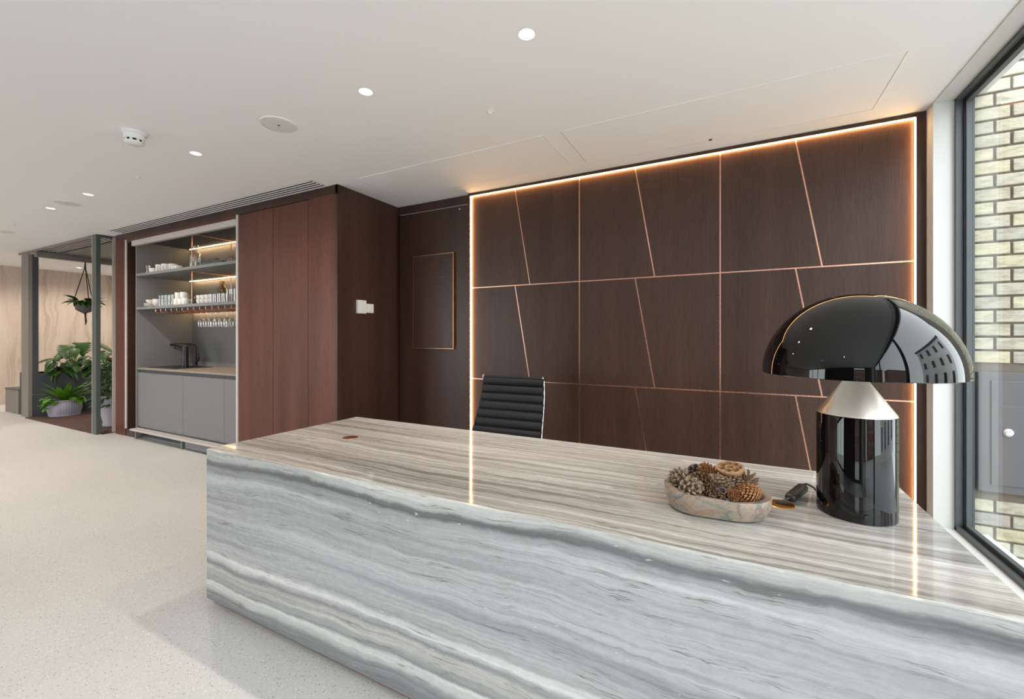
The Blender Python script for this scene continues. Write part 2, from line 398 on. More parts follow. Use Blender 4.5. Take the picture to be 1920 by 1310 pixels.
# outer border
B(.986, XR-.003, -.030, .022, 0, H-.004).build('border_board', M['wood'], wf)
B(-2.24, .986, -.030, .022, 2.633, H-.004).build('border_board', M['wood'], wf)
B(-3.134, -2.24, 0, .022, 2.578, H-.004).build('border_board', M['wood'], wf)
B(-2.24, -2.222, -.030, .022, .03, 2.633).build('border_board', M['wood'], wf)
B(-2.24, .995, 0, .022, 0, .03).build('border_board', M['wood'], wf)
for i in range(3):
    for j in range(3):
        x0, x1 = x_e[i], x_e[i+1]; z0, z1 = z_e[j], z_e[j+1]
        a, b = x0+.460, x0+.607
        gl, gr = (0 if i == 0 else g), (0 if i == 2 else g); gb, gt = (0 if j == 0 else g), (0 if j == 2 else g)
        MB().prism([(x0+gl,z0+gb), (b-g,z0+gb), (a-g,z1-gt), (x0+gl,z1-gt)], 0, .021).build('wood_panel', M['wood'], wf)
        MB().prism([(b+g,z0+gb), (x1-gr,z0+gb), (x1-gr,z1-gt), (a+g,z1-gt)], 0, .021).build('wood_panel', M['wood'], wf)
        MB().prism([(b-g,z0+gb), (b+g,z0+gb), (a+g,z1-gt), (a-g,z1-gt)], .001, .021).build('inlay_strip', M['copper'], wf)
for i in (1, 2): B(x_e[i]-g, x_e[i]+g, .0006, .021, z_e[0], z_e[3]).build('inlay_strip', M['copper'], wf)
for j in (1, 2):
    for i in range(3): B(x_e[i]+(g if i else 0), x_e[i+1]-(g if i < 2 else 0), .001, .021, z_e[j]-g, z_e[j]+g).build('inlay_strip', M['copper'], wf)
# lit channel around the panels
led = tag(empty('light_strip', (0, YB, 0)), 'glowing warm light strip framing the copper-lined wood panels', 'light strip')
B(-2.2215, -2.2195, -.022, -.002, .03, 2.6325).build('left_run', M['led'], led)
B(-2.2195, .9835, -.022, -.002, 2.6305, 2.6325).build('top_run', M['led'], led)
B(.9835, .9855, -.022, -.002, .03, 2.6325).build('right_run', M['led'], led)

# flush veneered door
d1 = tag(empty('door_1', (0, YB, 0)), 'flush dark wood door beside the lit panels', kind='structure')
B(-3.098, -2.243, .002, .021, .008, 2.566).build('door_leaf', M['wood'], d1)
B(-3.106, -2.25, .004, .02, 2.569, 2.574).build('edge_strip', M['gap'], d1)
B(-3.104, -3.101, .008, .02, 2.40, 2.576).build('edge_strip', M['gap'], d1)
B(-3.104, -3.101, .010, .02, 1.20, 2.30).build('edge_strip', M['gap'], d1)
MB().cyl((-2.356, -.004, 2.535), .009, .01, 16, 'y').build('pivot_stud', M['chrome'], d1, 40)
# plaque
pq = tag(empty('wall_plaque', (-2.664, YB, 1.65)), 'copper-edged wooden plaque with a knot emblem on the flush door', 'plaque')
B(-.246, .246, -.024, -.002, -.464, .464).build('board', M['wood'], pq)
for s in (-1, 1):
    B(s*.246, s*.252, -.025, -.001, -.47, .47).build('copper_edge', M['copper_dark'], pq)
    B(-.246, .246, -.025, -.001, s*.464, s*.47).build('copper_edge', M['copper_dark'], pq)
em = MB(); u = .026
for cxx, czz in [(-.5,1), (.5,1), (-1,0), (0,0), (1,0), (-.5,-1), (.5,-1), (-.5,.33), (.5,.33), (-.5,-.33), (.5,-.33), (0,.66), (0,-.66)]:
    pts = []
    for k in range(16):
        t = 2*PI*k/16; rr = .5/(abs(math.cos(t))**1.3+abs(math.sin(t))**1.3)**(1/1.3)
        pts.append(((cxx+rr*math.cos(t)*1.15)*u*1.5, -.0245, .355+(czz+rr*math.sin(t)*1.15)*u*1.5))
    em.tube(pts, .0022, 5, closed=True)
em.build('knot_emblem', M['copper_brown'], pq)
B(-.19, .16, -.0255, -.0235, .2395, .2425).build('engraved_line', M['copper_brown'], pq)
# small black stud in ceiling by the wall
tag(MB().lathe([(.0,0),(.012,0),(.012,.006)], (-.14,3.257,H-.006), 16).build('ceiling_stud', M['rubber'], None, 40), 'tiny black stud on the ceiling above the wood panels', 'stud')

# right wall nib, ceiling bulkhead and side window
wr = tag(empty('wall_right', (XR, 3.35, 0)), 'white painted window reveal beside the wood panels', kind='structure')
B(0, .22, -.007, .16, 0, H).build('reveal', M['white'], wr)
B(.0, .22, -8.0, -.007, 0, .199).build('sill_wall', M['white'], wr)
B(-.0, .22, -8.2, -7.93, .199, H).build('pier', M['white'], wr)
tag(B(XR, 1.124, -4.55, 3.343, H-.006, H-.0005).build('trim_1', M['soffit']), 'pale grey soffit strip above the side window', kind='structure')
w1 = tag(empty('window_1', (1.124, 0, 0)), 'tall grey-framed side window looking onto the brick wall', kind='structure')
def frame_y(y0, y1):                   # one bay between y0 < y1
    z0, z1 = .199, H
    for (a, b, dx0, dx1, mt) in ((.0, .020, 0, .078, 'frame'), (.02, .034, .030, .066, 'frame_dark'), (.034, .042, .036, .06, 'frame')):
        B(dx0, dx1, y1-b, y1-a, z0, z1).build('frame_jamb', M[mt], w1)
        B(dx0, dx1, y0+a, y0+b, z0, z1).build('frame_jamb', M[mt], w1)
        B(dx0, dx1, y0+a, y1-a, z0+a, z0+b).build('frame_rail', M[mt], w1)
        B(dx0, dx1, y0+a, y1-a, z1-b, z1-a).build('frame_rail', M[mt], w1)
    B(.080, .128, y0, min(y1, 3.318), .170, .204).build('outer_sill', M['render'], w1)
    B(.044, .052, y0+.03, y1-.03, z0+.03, z1-.03).build('pane', M['pane'], w1)
frame_y(.55, 3.343); frame_y(-2.0, .55); frame_y(-4.55, -2.0)
# street side glazing; unseen left bays added to light the left floor
w2 = tag(empty('window_2', (0, YN, 0)), 'street front glazing with dark mullions', kind='structure')
xs = [XL, -10.2, -8.0, -5.8, -3.6, -1.2, .1, .8]
for i in range(len(xs)-1):
    if i not in (3, 4, 6): B(xs[i]+.04, xs[i+1]-.04, -.01, .0, .12, 2.52).build('pane', M['pane'], w2)
    else: B(xs[i]+.04, xs[i+1]-.04, -.04, .04, .12, 2.52).build('infill_panel', M['wood'], w2)
    B(xs[i]-.04, xs[i]+.04, -.05, .05, 0, H).build('mullion', M['frame'], w2)
B(.76, .84, -.05, .05, 0, H).build('mullion', M['frame'], w2)
B(XL, .8, -.05, .05, 0, .12).build('bottom_rail', M['frame'], w2)
B(XL, .8, -.05, .05, 2.52, H).build('top_rail', M['frame'], w2)
tag(B(.84, 1.25, YN-.05, YN+.05, 0, H).build('wall_corner', M['white']), 'white corner pier by the street', kind='structure')

# ------------------------------------------------------------------ outside: brick wall, street
ow = tag(empty('wall_outside', (1.2, 3.33, 0)), 'cream brick wall outside the side window', kind='structure')
B(0, 2.9, .012, .25, -.3, 4.2).build('mortar_bed', M['mortar'], ow)
cache = {}
def brick(x0, x1, z0):
    key = round(x1-x0, 3)
    if key not in cache:
        m = B(0, x1-x0, 0, .1, 0, .063, .004).mesh('brick'); m.materials.append(M['brick']); cache[key] = m
    o = link('brick', cache[key], ow, (x0-1.2, random.uniform(-.003,.002), z0))
zc = -.27
k = 0
while zc < 3.62:
    x = 1.284-.225*2 if k % 2 == 0 else 1.350-.225*2
    while x < 2.55:
        a, b = max(x+.006, 1.2), x+.219
        if zc+.07 > .44 and zc < 1.11 and b > 1.2:      # the meter cabinet sits here
            if a < 1.205: pass
            a2 = max(a, 1.782)
            if a < 1.2025 and b > 1.21: brick(1.193, 1.2055, zc)
            if b > 1.80: brick(a2, max(b, a2+.02), zc)
        elif b > 1.215: brick(a, b, zc)
        x += .225
    zc += .075; k += 1
mc = tag(empty('meter_cabinet', (1.209, 3.31, .446)), 'dark grey meter cabinet with a round chrome lock on the brick wall', 'cabinet')
B(0, .56, -.006, .03, 0, .659, .003).build('cabinet_frame', M['meter'], mc)
B(.048, .512, -.014, -.006, .043, .614, .003).build('cabinet_door', M['meter'], mc)
lk = MB().lathe([(0,-.022),(.012,-.022),(.02,-.019),(.024,-.012),(.024,.004)], (.114,0-.002,.334), 24, 'y').build('lock', M['chrome'], mc, 40)
tag(B(1.25, 30, -30, 3.3, -.30, -.02).build('pavement', M['pavement']), 'pale street paving outside', kind='structure')
tag(B(-30, 1.25, -30, YN-.1, -.30, -.02).build('street', M['pavement']), 'street paving in front of the glazing', kind='structure')
def house(name, loc, w, h, nx, nz, mt, label, face):
    o = tag(empty(name, loc), label, 'building')
    if face == 'x':
        B(0, 6, 0, w, 0, h).build('wall', M[mt], o); B(-.35, 6, -.2, w+.2, h, h+.35).build('roof', M['slate_dark'], o)
        for i in range(nx):
            for j in range(nz):
                yy = (i+.5)*w/nx; zz = (j+.5)*h/nz
                f = B(-.06, .05, yy-.55, yy+.55, zz-.85, zz+.85).build('window', M['white'], o)
                B(-.08, -.06, yy-.45, yy+.45, zz-.75, zz+.75).build('pane', M['dark_pane'], f)
    else:
        B(0, w, -6, 0, 0, h).build('wall', M[mt], o); B(-.2, w+.2, -6, .35, h, h+.35).build('roof', M['slate_dark'], o)
        for i in range(nx):
            for j in range(nz):
                xx = (i+.5)*w/nx; zz = (j+.5)*h/nz
                f = B(xx-.55, xx+.55, -.05, .06, zz-.85, zz+.85).build('window', M['white'], o)
                B(xx-.45, xx+.45, .06, .08, zz-.75, zz+.75).build('pane', M['dark_pane'], f)
house('corner_house', (13, -6.5, -.02), 11, 8.5, 4, 3, 'render', 'white rendered corner house with dark windows across the street', 'x')
house('brick_house', (11, -26, -.02), 12, 6.5, 5, 2, 'red_brick', 'red brick house further down the street', 'y')
house('terrace_house', (-14, -26, -.02), 22, 6, 9, 2, 'red_brick', 'long red brick terrace opposite the street glazing', 'y')

# ------------------------------------------------------------------ joinery block
YF = 2.685
jb = tag(empty('joinery_casing', (-5, YF, 0)), 'dark veneered casing around the kitchenette with pale door edges', 'casing')
def JB(n, x0, x1, y0, y1, z0, z1, m, b=0): return B(x0+5, x1+5, y0-YF, y1-YF, z0, z1, b).build(n, M[m], jb)
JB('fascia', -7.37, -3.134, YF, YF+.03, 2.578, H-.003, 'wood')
JB('fascia', -7.37, -4.62, YF+.002, YF+.03, 2.535, 2.578, 'wood_red')
JB('end_post', -7.37, -7.10, YF, YF+.10, 0, 2.578, 'wood_red')
JB('pocket_back', -7.10, -6.88, YF+.11, YF+.13, 0, 2.54, 'wood')
JB('pocket_side', -7.085, -7.066, YF+.01, YF+.11, .09, 2.535, 'wood')
JB('door_edge', -7.098, -7.060, YF-.006, YF+.006, .10, 2.565, 'alu')
JB('door_edge', -4.645, -4.612, YF-.006, YF+.02, .06, 2.578, 'alu')
JB('head_rail', -6.90, -4.645, YF-.012, YF+.03, 2.470, 2.535, 'alu')
JB('pocket_plinth', -7.10, -6.88, YF+.005, YF+.11, 0, .09, 'wood')
# tall cupboard with two doors and the end panel
tc = tag(empty('tall_cupboard', (-3.9, YF, 0)), 'tall dark veneer cupboard beside the kitchenette', 'cupboard')
def TC(n, x0, x1, y0, y1, z0, z1, m, b=0): return B(x0+3.9, x1+3.9, y0-YF, y1-YF, z0, z1, b).build(n, M[m], tc)
TC('carcass', -4.60, -3.16, YF+.03, YB-.01, 0, 2.578, 'void')
TC('cupboard_door', -4.604, -4.038, YF, YF+.028, .01, 2.572, 'wood_red', .0012)
TC('cupboard_door', -4.032, -3.522, YF, YF+.028, .01, 2.572, 'wood_red', .0012)
TC('end_panel', -3.517, -3.160, YF, YF+.03, 0, 2.578, 'wood_red')
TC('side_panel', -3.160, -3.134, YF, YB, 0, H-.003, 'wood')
# switches on the side panel
for (y0, y1, z0, z1, t, lb) in ((2.897,2.999,1.519,1.644,.030,'white wall control box on the dark side panel'), (3.012,3.112,1.530,1.617,.010,'flat white light switch on the dark side panel')):
    s = tag(empty('wall_switch', (-3.134, (y0+y1)/2, (z0+z1)/2)), lb, 'switch')
    hy, hz = (y1-y0)/2, (z1-z0)/2
    B(.001, t, -hy, hy, -hz, hz, .003).build('cover', M['white_gloss'], s)
    if t < .02: B(t, t+.003, -hy*.45, hy*.45, -hz*.5, hz*.5, .001).build('rocker', M['white_gloss'], s)
    else: B(.001, t+.002, -.002, .002, -hz-.001, -hz+.002).build('release_tab', M['grille'], s)

# ------------------------------------------------------------------ kitchenette alcove
XA, XE, YA = -6.85, -4.62, 3.345
al = tag(empty('kitchenette_alcove', (XA, YF, 0)), 'slate grey alcove with shelves and warm light strips', 'alcove')
def AL(n, x0, x1, y0, y1, z0, z1, m, b=0): return B(x0-XA, x1-XA, y0-YF, y1-YF, z0, z1, b).build(n, M[m], al)
AL('side_panel', XA-.02, XA, YF+.02, YA, 0, 2.53, 'slate')
AL('side_panel', XE, XE+.018, YF+.025, YA, 0, 2.53, 'slate')
AL('back_panel', XA, XE, YA, YA+.02, 0, 2.53, 'slate')
AL('top_panel', XA-.02, XE+.018, YF+.032, YA+.02, 2.53, 2.55, 'slate_dark')
for zt in (2.112, 1.680): AL('shelf', XA, XE, YF+.02, YA, zt-.032, zt, 'slate')
for zt in (2.53, 2.080, 1.648):
    AL('light_strip', XA+.04, XE-.02, YA-.050, YA-.040, zt-.006, zt-.0005, 'led_soft')
# copper hanging frame through the shelves
cf = tag(empty('rod_hanger', (-5.735, 2.80, 1.64)), 'slender copper rods running through the kitchenette shelves', 'frame')
for yy in (0, .45):
    for z0, z1 in ((1.681,2.079), (2.113,2.522)): MB().cyl((0,yy,z0-1.64), .006, z1-z0, 10).build('rod', M['copper'], cf, 40)
for zz in (2.522, 2.072): B(-.006, .006, .0, .45, zz-1.64, zz+.0075-1.64).build('cross_bar', M['copper'], cf)
# stemware rack
rk = tag(empty('stemware_rack', (-5.5, 3.0, 1.647)), 'copper stemware rack under the lower kitchenette shelf', 'rack')
B(-.95, .85, .03, .05, -.03, -.0005).build('back_bar', M['copper_dark'], rk)
for i in range(15):
    xx = -.95+i*.125
    MB().tube([(xx-.02,-.25,-.004), (xx-.02,-.25,-.03), (xx-.01,-.24,-.042), (xx+.0,-.22,-.045), (xx,.05,-.045), (xx,.05,-.03)], .0042, 7).build('rail', M['copper'], rk, 40)
# wine glasses
wg = MB().lathe([(.034,0),(.034,-.003),(.006,-.008),(.004,-.02),(.004,-.07),(.012,-.082),(.030,-.10),(.036,-.13),(.034,-.165),(.031,-.185),(.029,-.185),(.034,-.13),(.028,-.103),(.0,-.088)], n=18).mesh('wine_glass', 50)
wg.materials.append(M['glass'])
for i in range(6):
    for r in range(2):
        o = link('wine_glass', wg, None, (-5.66+i*.105, 2.86+r*.13, 1.6005))
        tag(o, 'clear wine glass hanging upside down in the %s row of the copper rack' % ('open front', 'rear')[r], 'wine glass', 'wine glasses under the shelf')
# shelf ware
def lathe_thing(name, prof, mt, n=20): m = MB().lathe(prof, n=n).mesh(name, 50); m.materials.append(M[mt]); return m
tumbler = lathe_thing('glass_tumbler', [(0,0),(.033,0),(.038,.095),(.035,.095),(.031,.006),(0,.006)], 'glass')
tallg = lathe_thing('tall_glass', [(0,0),(.031,0),(.036,.14),(.033,.14),(.029,.006),(0,.006)], 'glass')
mugm = lathe_thing('mug', [(0,0),(.034,0),(.040,.01),(.041,.082),(.037,.082),(.036,.01),(0,.008)], 'ceramic')
cupm = lathe_thing('cup', [(0,0),(.024,0),(.034,.012),(.041,.05),(.038,.05),(.030,.014),(0,.008)], 'ceramic')
saucer = lathe_thing('saucer', [(0,0),(.04,0),(.078,.012),(.076,.015),(.04,.005),(0,.005)], 'ceramic', 28)
bowlm = lathe_thing('bowl', [(0,0),(.03,0),(.055,.02),(.068,.055),(.064,.055),(.05,.022),(0,.008)], 'ceramic', 26)
handle = MB().tube([(.036,0,.022),(.056,0,.024),(.064,0,.042),(.056,0,.060),(.036,0,.062)], .005, 7).mesh('handle', 50); handle.materials.append(M['ceramic'])
Z1, Z2 = 2.113, 1.681
def put(name, me, x, y, z, label, cat, group, hnd=None, sc=1, rz=0):
    o = link(name, me, None, (x,y,z)); o.scale = (sc,)*3; o.rotation_euler = (0,0,rz)
    tag(o, label, cat, group)
    if hnd: h = link('handle', hnd, o); h.scale = (1,1,hnd and .9)
    return o
put('glass_tumbler', tumbler, -6.74, 2.80, Z1, 'clear tumbler at the end of the upper shelf beside small cups', 'glass', 'ware on the upper shelf', sc=1.12)
for x in (-6.58, -6.53): put('cup', cupm, x, 2.78 if x < -6.55 else 2.90, Z1, 'small white cup on the upper shelf', 'cup', 'cups on the upper shelf', sc=1.15)
for x, y in ((-6.45,2.79), (-6.31,2.79), (-6.22,2.83)): put('mug', mugm, x, y, Z1, 'white handled mug on the upper shelf', 'mug', 'mugs on the upper shelf', handle, 1.15, -.9)
for x in (-6.12, -6.04): put('cup', cupm, x, 2.80, Z1, 'small white cup on the upper shelf', 'cup', 'cups on the upper shelf', sc=1.1)
put('saucer', saucer, -5.96, 2.84, Z1, 'white saucer beside the bottle on the upper shelf', 'saucer', 'ware on the upper shelf')
def bottle(x, y, z, mt, label, k=1, st=True):
    o = tag(empty('carafe', (x,y,z)), label, 'carafe')
    MB().lathe([(0,0),(.055,0),(.060,.01),(.060,.15),(.050,.185),(.024,.215),(.022,.26),(.027,.275),(.024,.275),(.019,.26),(.021,.217),(.046,.183),(.056,.15),(.056,.012),(0,.008)], n=24).build('body', M[mt], o, 50)
    if st: MB().lathe([(0,.285),(.026,.285),(.028,.27),(.018,.262),(.016,.235),(0,.235)], n=18).build('stopper', M['glass'], o, 50)
    o.scale = (k,k,k)
bottle(-5.86, 2.90, Z1, 'glass', 'clear stoppered glass bottle by the copper rod on the upper shelf', 1.08)
ty = tag(empty('serving_tray', (-5.24, 2.90, Z1)), 'dark teal tray with copper loop handles on the upper shelf', 'tray')
B(-.20, .20, -.14, .14, 0, .008).build('base', M['teal'], ty)
for s in (-1,1): B(s*.20, s*.208, -.148, .148, 0, .03).build('rim', M['teal'], ty); B(-.20, .20, s*.14, s*.148, 0, .03).build('rim', M['teal'], ty)
for s in (-1,1): MB().tube([(s*.14,-.045,.008)]+[(s*.14, -.045*math.cos(t), .06+.045*math.sin(t)) for t in [PI*i/8 for i in range(9)]]+[(s*.14,.045,.008)], .005, 7).build('handle', M['copper'], ty, 50)
# lower shelf
for i in range(3): put('saucer', saucer, -6.70, 2.80, Z2+i*.0155, 'white saucer in the stack at the alcove end of the lower shelf', 'saucer', 'saucers on the lower shelf')
put('bowl', bowlm, -6.70, 2.80, Z2+.047, 'white bowl resting on the saucer stack', 'bowl', None, sc=.85)
for i in range(3): put('bowl', bowlm, -6.53, 2.81, Z2+.0005+i*.02, 'white bowl in the nested stack on the lower shelf', 'bowl', 'nested bowls on the lower shelf')
for i in range(5):
    for r in range(2): put('tall_glass', tallg, -6.41+i*.082, 2.79+r*.10, Z2, 'clear tall glass in the %s of the packed group on the lower shelf' % ('shelf-edge row', 'back row')[r], 'glass', 'tall glasses on the lower shelf', sc=.97)
for i in range(3):
    for r in range(2): put('mug', mugm, -6.00+i*.092, 2.775+r*.115, Z2, 'white handled mug in the %s of mugs on the lower shelf' % ('shelf-edge row', 'back row')[r], 'mug', 'mugs on the lower shelf', handle, .95, 1.57)
for i in range(2): put('mug', mugm, -5.98+i*.12, 2.775, Z2+.0785, 'white handled mug stacked on top of other mugs', 'mug', 'stacked mugs on the lower shelf', handle, .9, 1.57)
pp = tag(empty('spice_pot', (-5.675, 2.80, Z2)), 'small dark pot beside the copper rod on the lower shelf', 'pot')
MB().lathe([(0,0),(.022,0),(.026,.02),(.018,.04),(.022,.06),(0,.075)], n=18).build('body', M['rubber'], pp, 50); MB().cyl((0,0,.075), .006, .018, 10).build('knob', M['copper'], pp, 50)
for i in range(4):
    for r in range(2): put('cup', cupm, -5.56+i*.088, 2.80, Z2+r*.0515, 'white cup in the %s row of doubled cups before the amber carafe' % ('bottom', 'top')[r], 'cup', 'double cups on the lower shelf')
bottle(-5.185, 2.84, Z2, 'glass_amber', 'amber glass carafe on the lower shelf', .92, False)
for i in range(4): put('glass_tumbler', tumbler, -5.20+i*.085, 2.755, Z2, 'clear tumbler standing in front of the amber carafe', 'glass', 'tumblers by the carafe')
for i in range(3):
    put('tall_glass', tallg, -5.07+i*.085, 2.86, Z2, 'clear tall glass behind the tumblers beside the carafe', 'glass', 'tall glasses by the carafe', sc=1.1)
# base units, worktop, sink, taps
bx = [XA+.002, -5.766, -4.932, XE-.002]
bl = ['wide pale grey base unit under the black taps', 'pale grey base unit in the middle of the worktop run', 'narrow pale grey base unit beside the tall cupboard']
for i in range(3):
    o = tag(empty('base_cabinet', (bx[i], YF, 0)), bl[i], 'cabinet', 'kitchenette base units'); w = bx[i+1]-bx[i]
    B(0, w-.002, .06, .64, .10, .84).build('body', M['slate'], o)
    B(.002, w-.002, .035, .058, .145, .838, .0015).build('cabinet_door', M['door_grey'], o)
    B(0, w-.002, .05, .07, .84, .876).build('grip_channel', M['slate_dark'], o)
    B(0, w-.002, .085, .10, 0, .10).build('toe_kick', M['slate_dark'], o)
lg = tag(empty('step_ledge', (-5.8, YF, 0)), 'pale metal ledge along the foot of the base units', 'ledge')
B(-1.03, 1.15, -.06, .03, .108, .130, .002).build('tread', M['alu'], lg)
B(.20, .75, -.02, .05, .02, .106).build('drawer_front', M['door_grey'], lg)
for x in (-1.0, .1): B(x, x+.03, -.02, .05, 0, .107).build('foot', M['slate'], lg)
wt = tag(empty('worktop', (XA, YF, 0)), 'thin taupe worktop of the kitchenette', 'worktop')
B(.001, XE-XA-.001, .03, .655, .880, .900, .0015).build('slab', M['worktop'], wt)
sk = tag(empty('sink', (-6.42, 3.0, .9005)), 'dark inset sink in the kitchenette worktop', 'sink')
B(-.36, .34, -.22, -.20, 0, .004).build('rim', M['slate_dark'], sk); B(-.36, .34, .20, .22, 0, .004).build('rim', M['slate_dark'], sk)
B(-.36, -.34, -.2, .2, 0, .004).build('rim', M['slate_dark'], sk); B(.32, .34, -.2, .2, 0, .004).build('rim', M['slate_dark'], sk)
B(-.34, .32, -.2, .2, 0, .0015).build('basin', M['black'], sk)
fa = tag(empty('mixer_tap', (-6.30, 3.00, .905)), 'broad matt black mixer tap with a flat lever', 'tap')
MB().lathe([(.036,0),(.034,.14),(.031,.27)], n=20, cap0=True, cap1=True).build('body', M['black'], fa, 40)
MB().tube([(-.01,0,.235),(-.12,0,.245),(-.20,0,.262),(-.235,0,.25)], .021, 12).build('spout', M['black'], fa, 40)
MB().prism([(-.20,.302),(-.05,.292),(.03,.275),(.035,.268),(-.03,.270),(-.2,.296)], -.022, .022).build('lever', M['black'], fa)
f2 = tag(empty('boiling_tap', (-6.56, 3.245, .905)), 'slim matt black tap with a bent spout behind the mixer', 'tap')
MB().tube([(0,0,0),(0,0,.24),(-.012,-.006,.275),(-.04,-.02,.288),(-.30,-.16,.288)], .017, 12).build('spout', M['black'], f2, 40)
MB().cyl((0,0,0), .028, .10, 18).build('body', M['black'], f2, 40)
MB().tube([(.02,0,.075),(.065,.0,.075),(.075,0,.09),(.062,0,.15)], .013, 10).build('side_lever', M['black'], f2, 40)

# ------------------------------------------------------------------ ceiling fittings
vt = tag(empty('linear_diffuser', (-7.12, 2.53, H)), 'white four-slot linear air diffuser above the joinery', 'air vent')
L = 3.86
B(0, L, -.02, .14, -.0015, -.0005).build('backing', M['void'], vt)  # black sheet in place of the shaded depth behind the slots
ys = [-.02, .0, .037, .074, .111, .14]
for i in range(5):
    a = ys[i]+(.0 if i == 0 else .021); b = ys[i+1]
    B(0, L, a, b, -.0030, -.0015).build('blade', M['ceil'], vt)
for x in (0, L-.012): B(x, x+.012, -.02, .14, -.0031, -.0014).build('end_cap', M['white'], vt)
def access(x0, x1, y0, y1, lb):
    o = tag(empty('access_panel', ((x0+x1)/2, (y0+y1)/2, H)), lb, 'hatch'); hx, hy = (x1-x0)/2, (y1-y0)/2
    B(-hx+.006, hx-.006, -hy+.006, hy-.006, -.003, -.0004).build('hatch_cover', M['ceil'], o)
    for s in (-1,1):
        B(-hx, hx, s*hy, s*(hy-.004), -.004, -.0004).build('hatch_edge', M['white_gloss'], o)
        B(s*hx, s*(hx-.004), -hy+.004, hy-.004, -.004, -.0004).build('hatch_edge', M['white_gloss'], o)
access(-2.90, -1.14, 2.672, 3.22, 'flush white ceiling hatch above the flush door')
access(-1.02, .742, 2.675, 3.27, 'flush white ceiling hatch above the copper-lined panels')
pos = ['over the desk end near the lamp', 'over the desk beside the round speaker grille', 'between the smoke detector and the kitchenette', 'in front of the kitchenette', 'in front of the indoor garden', 'beyond the indoor garden frame', 'close to the travertine wall before the indoor garden', 'close to the travertine wall at the rear of the lounge', 'in the row beside the garden frame', 'over the lounge floor behind the garden frame']+['in the street-side row, number %s from the side window' % w for w in ('one','two','three','four','five','six')]
for i, (x, y) in enumerate(DL):
    o = tag(empty('downlight', (x, y, H)), 'recessed round downlight '+pos[i], 'downlight', 'ceiling downlights')
    MB().lathe([(.036,.0),(.041,-.0015),(.0365,-.0025),(.036,.0),(.0305,.030),(.030,.034),(.030,.075)], n=28).build('baffle', M['white_gloss'], o, 60)
    MB().lathe([(0,.05),(.0295,.05)], n=24).build('lens', M['bulb'], o)
    l = bpy.data.lights.new('downlight_beam', 'SPOT'); l.energy = (38 if x > -5 else 62 if x > -8 else 72) if y > 0 else (8 if x > -5 else 48); l.spot_size = 2.7; l.spot_blend = 1.0; l.color = (1,.90,.78); l.shadow_soft_size = .025
    lo = bpy.data.objects.new('downlight_beam', l); COL.objects.link(lo); lo.parent = o; lo.location = (0,0,-.005)
def speaker(x, y, lb):
    o = tag(empty('ceiling_speaker', (x,y,H)), lb, 'speaker')
    MB().lathe([(0,-.006),(.098,-.006),(.10,-.0035)], n=40).build('grille', M['grille'], o, 30)
    MB().lathe([(.10,0),(.10,-.005),(.107,-.004),(.109,0)], n=40).build('rim', M['white_gloss'], o, 40)
    MB().lathe([(0,-.0075),(.007,-.0075),(.007,-.006)], n=12).build('badge', M['rubber'], o)
speaker(-2.59, 1.762, 'round flush ceiling speaker between two downlights near the desk')
speaker(-6.03, 1.81, 'round flush ceiling speaker between the downlights in front of the kitchenette')
speaker(-8.39, 1.92, 'round flush ceiling speaker beside the indoor garden frame')
def smoke(x, y, lb):
    o = tag(empty('smoke_detector', (x,y,H)), lb, 'smoke detector')
    MB().lathe([(.066,0),(.066,-.016),(.060,-.019)], n=36, cap1=True).build('base', M['white_gloss'], o, 40)
    MB().lathe([(.057,-.019),(.056,-.05),(.052,-.052)], n=36).build('body', M['white_gloss'], o, 40)
    MB().lathe([(.047,-.050),(.047,-.064)], n=36).build('sensor_core', M['void'], o)
    for k in range(9):
        t = 2*PI*k/9; p = MB().box(.043,.053,-.007,.007,-.066,-.05); p.xform(Matrix.Rotation(t,4,'Z')); p.build('vane', M['white_gloss'], o)
    MB().lathe([(.052,-.064),(.050,-.072),(.035,-.080),(0,-.082)], n=36).build('cap', M['white_gloss'], o, 50)
    MB().lathe([(.052,-.0638),(0,-.0638)], n=36).build('cap_top', M['white_gloss'], o)
smoke(-3.55, 1.39, 'domed white smoke detector on the open ceiling before the kitchenette')
smoke(-11.8, 3.10, 'white smoke detector seen through the indoor garden frame')
for x, y, lb in ((-1.306,2.245,'small clear ceiling sensor near the ceiling hatches'), (-4.505,1.783,'small white ceiling sensor between the downlights before the kitchenette'), (-7.73,1.85,'small white ceiling sensor near the indoor garden')):
    o = tag(empty('ceiling_sensor', (x,y,H)), lb, 'sensor', 'small ceiling sensors')
    MB().lathe([(.024,0),(.026,-.004),(.020,-.006)], n=24, cap1=True).build('rim', M['white_gloss'], o, 40)
    MB().lathe([(.014,-.006),(.012,-.013),(.006,-.018),(0,-.019)], n=20).build('lens', M['grille'], o, 60)

# ------------------------------------------------------------------ reception desk
DX0, DX1, DY0, DY1, DZ = -2.28, .534, 1.177, 2.114, .755
ds = tag(empty('reception_desk', (DX0, DY0, 0)), 'long waterfall reception desk in banded grey marble', 'desk')
def DS(n, x0,x1,y0,y1,z0,z1,m,b=0): return B(x0-DX0,x1-DX0,y0-DY0,y1-DY0,z0,z1,b).build(n, M[m], ds)
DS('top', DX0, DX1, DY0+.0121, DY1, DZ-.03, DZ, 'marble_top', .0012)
DS('front_panel', DX0, DX1, DY0, DY0+.012, .03, DZ-.001, 'marble', .0012)
DS('end_panel', DX0, DX0+.03, DY0+.031, DY1, .03, DZ-.0305, 'marble')
DS('end_panel', DX1-.03, DX1, DY0+.031, DY1, .03, DZ-.0305, 'marble')
DS('plinth', DX0+.03, DX1-.03, DY0+.026, DY1-.03, 0, .0295, 'copper_dark')
DS('pedestal', DX0+.05, DX0+.55, DY0+.06, DY1-.05, .031, DZ-.031, 'wood')
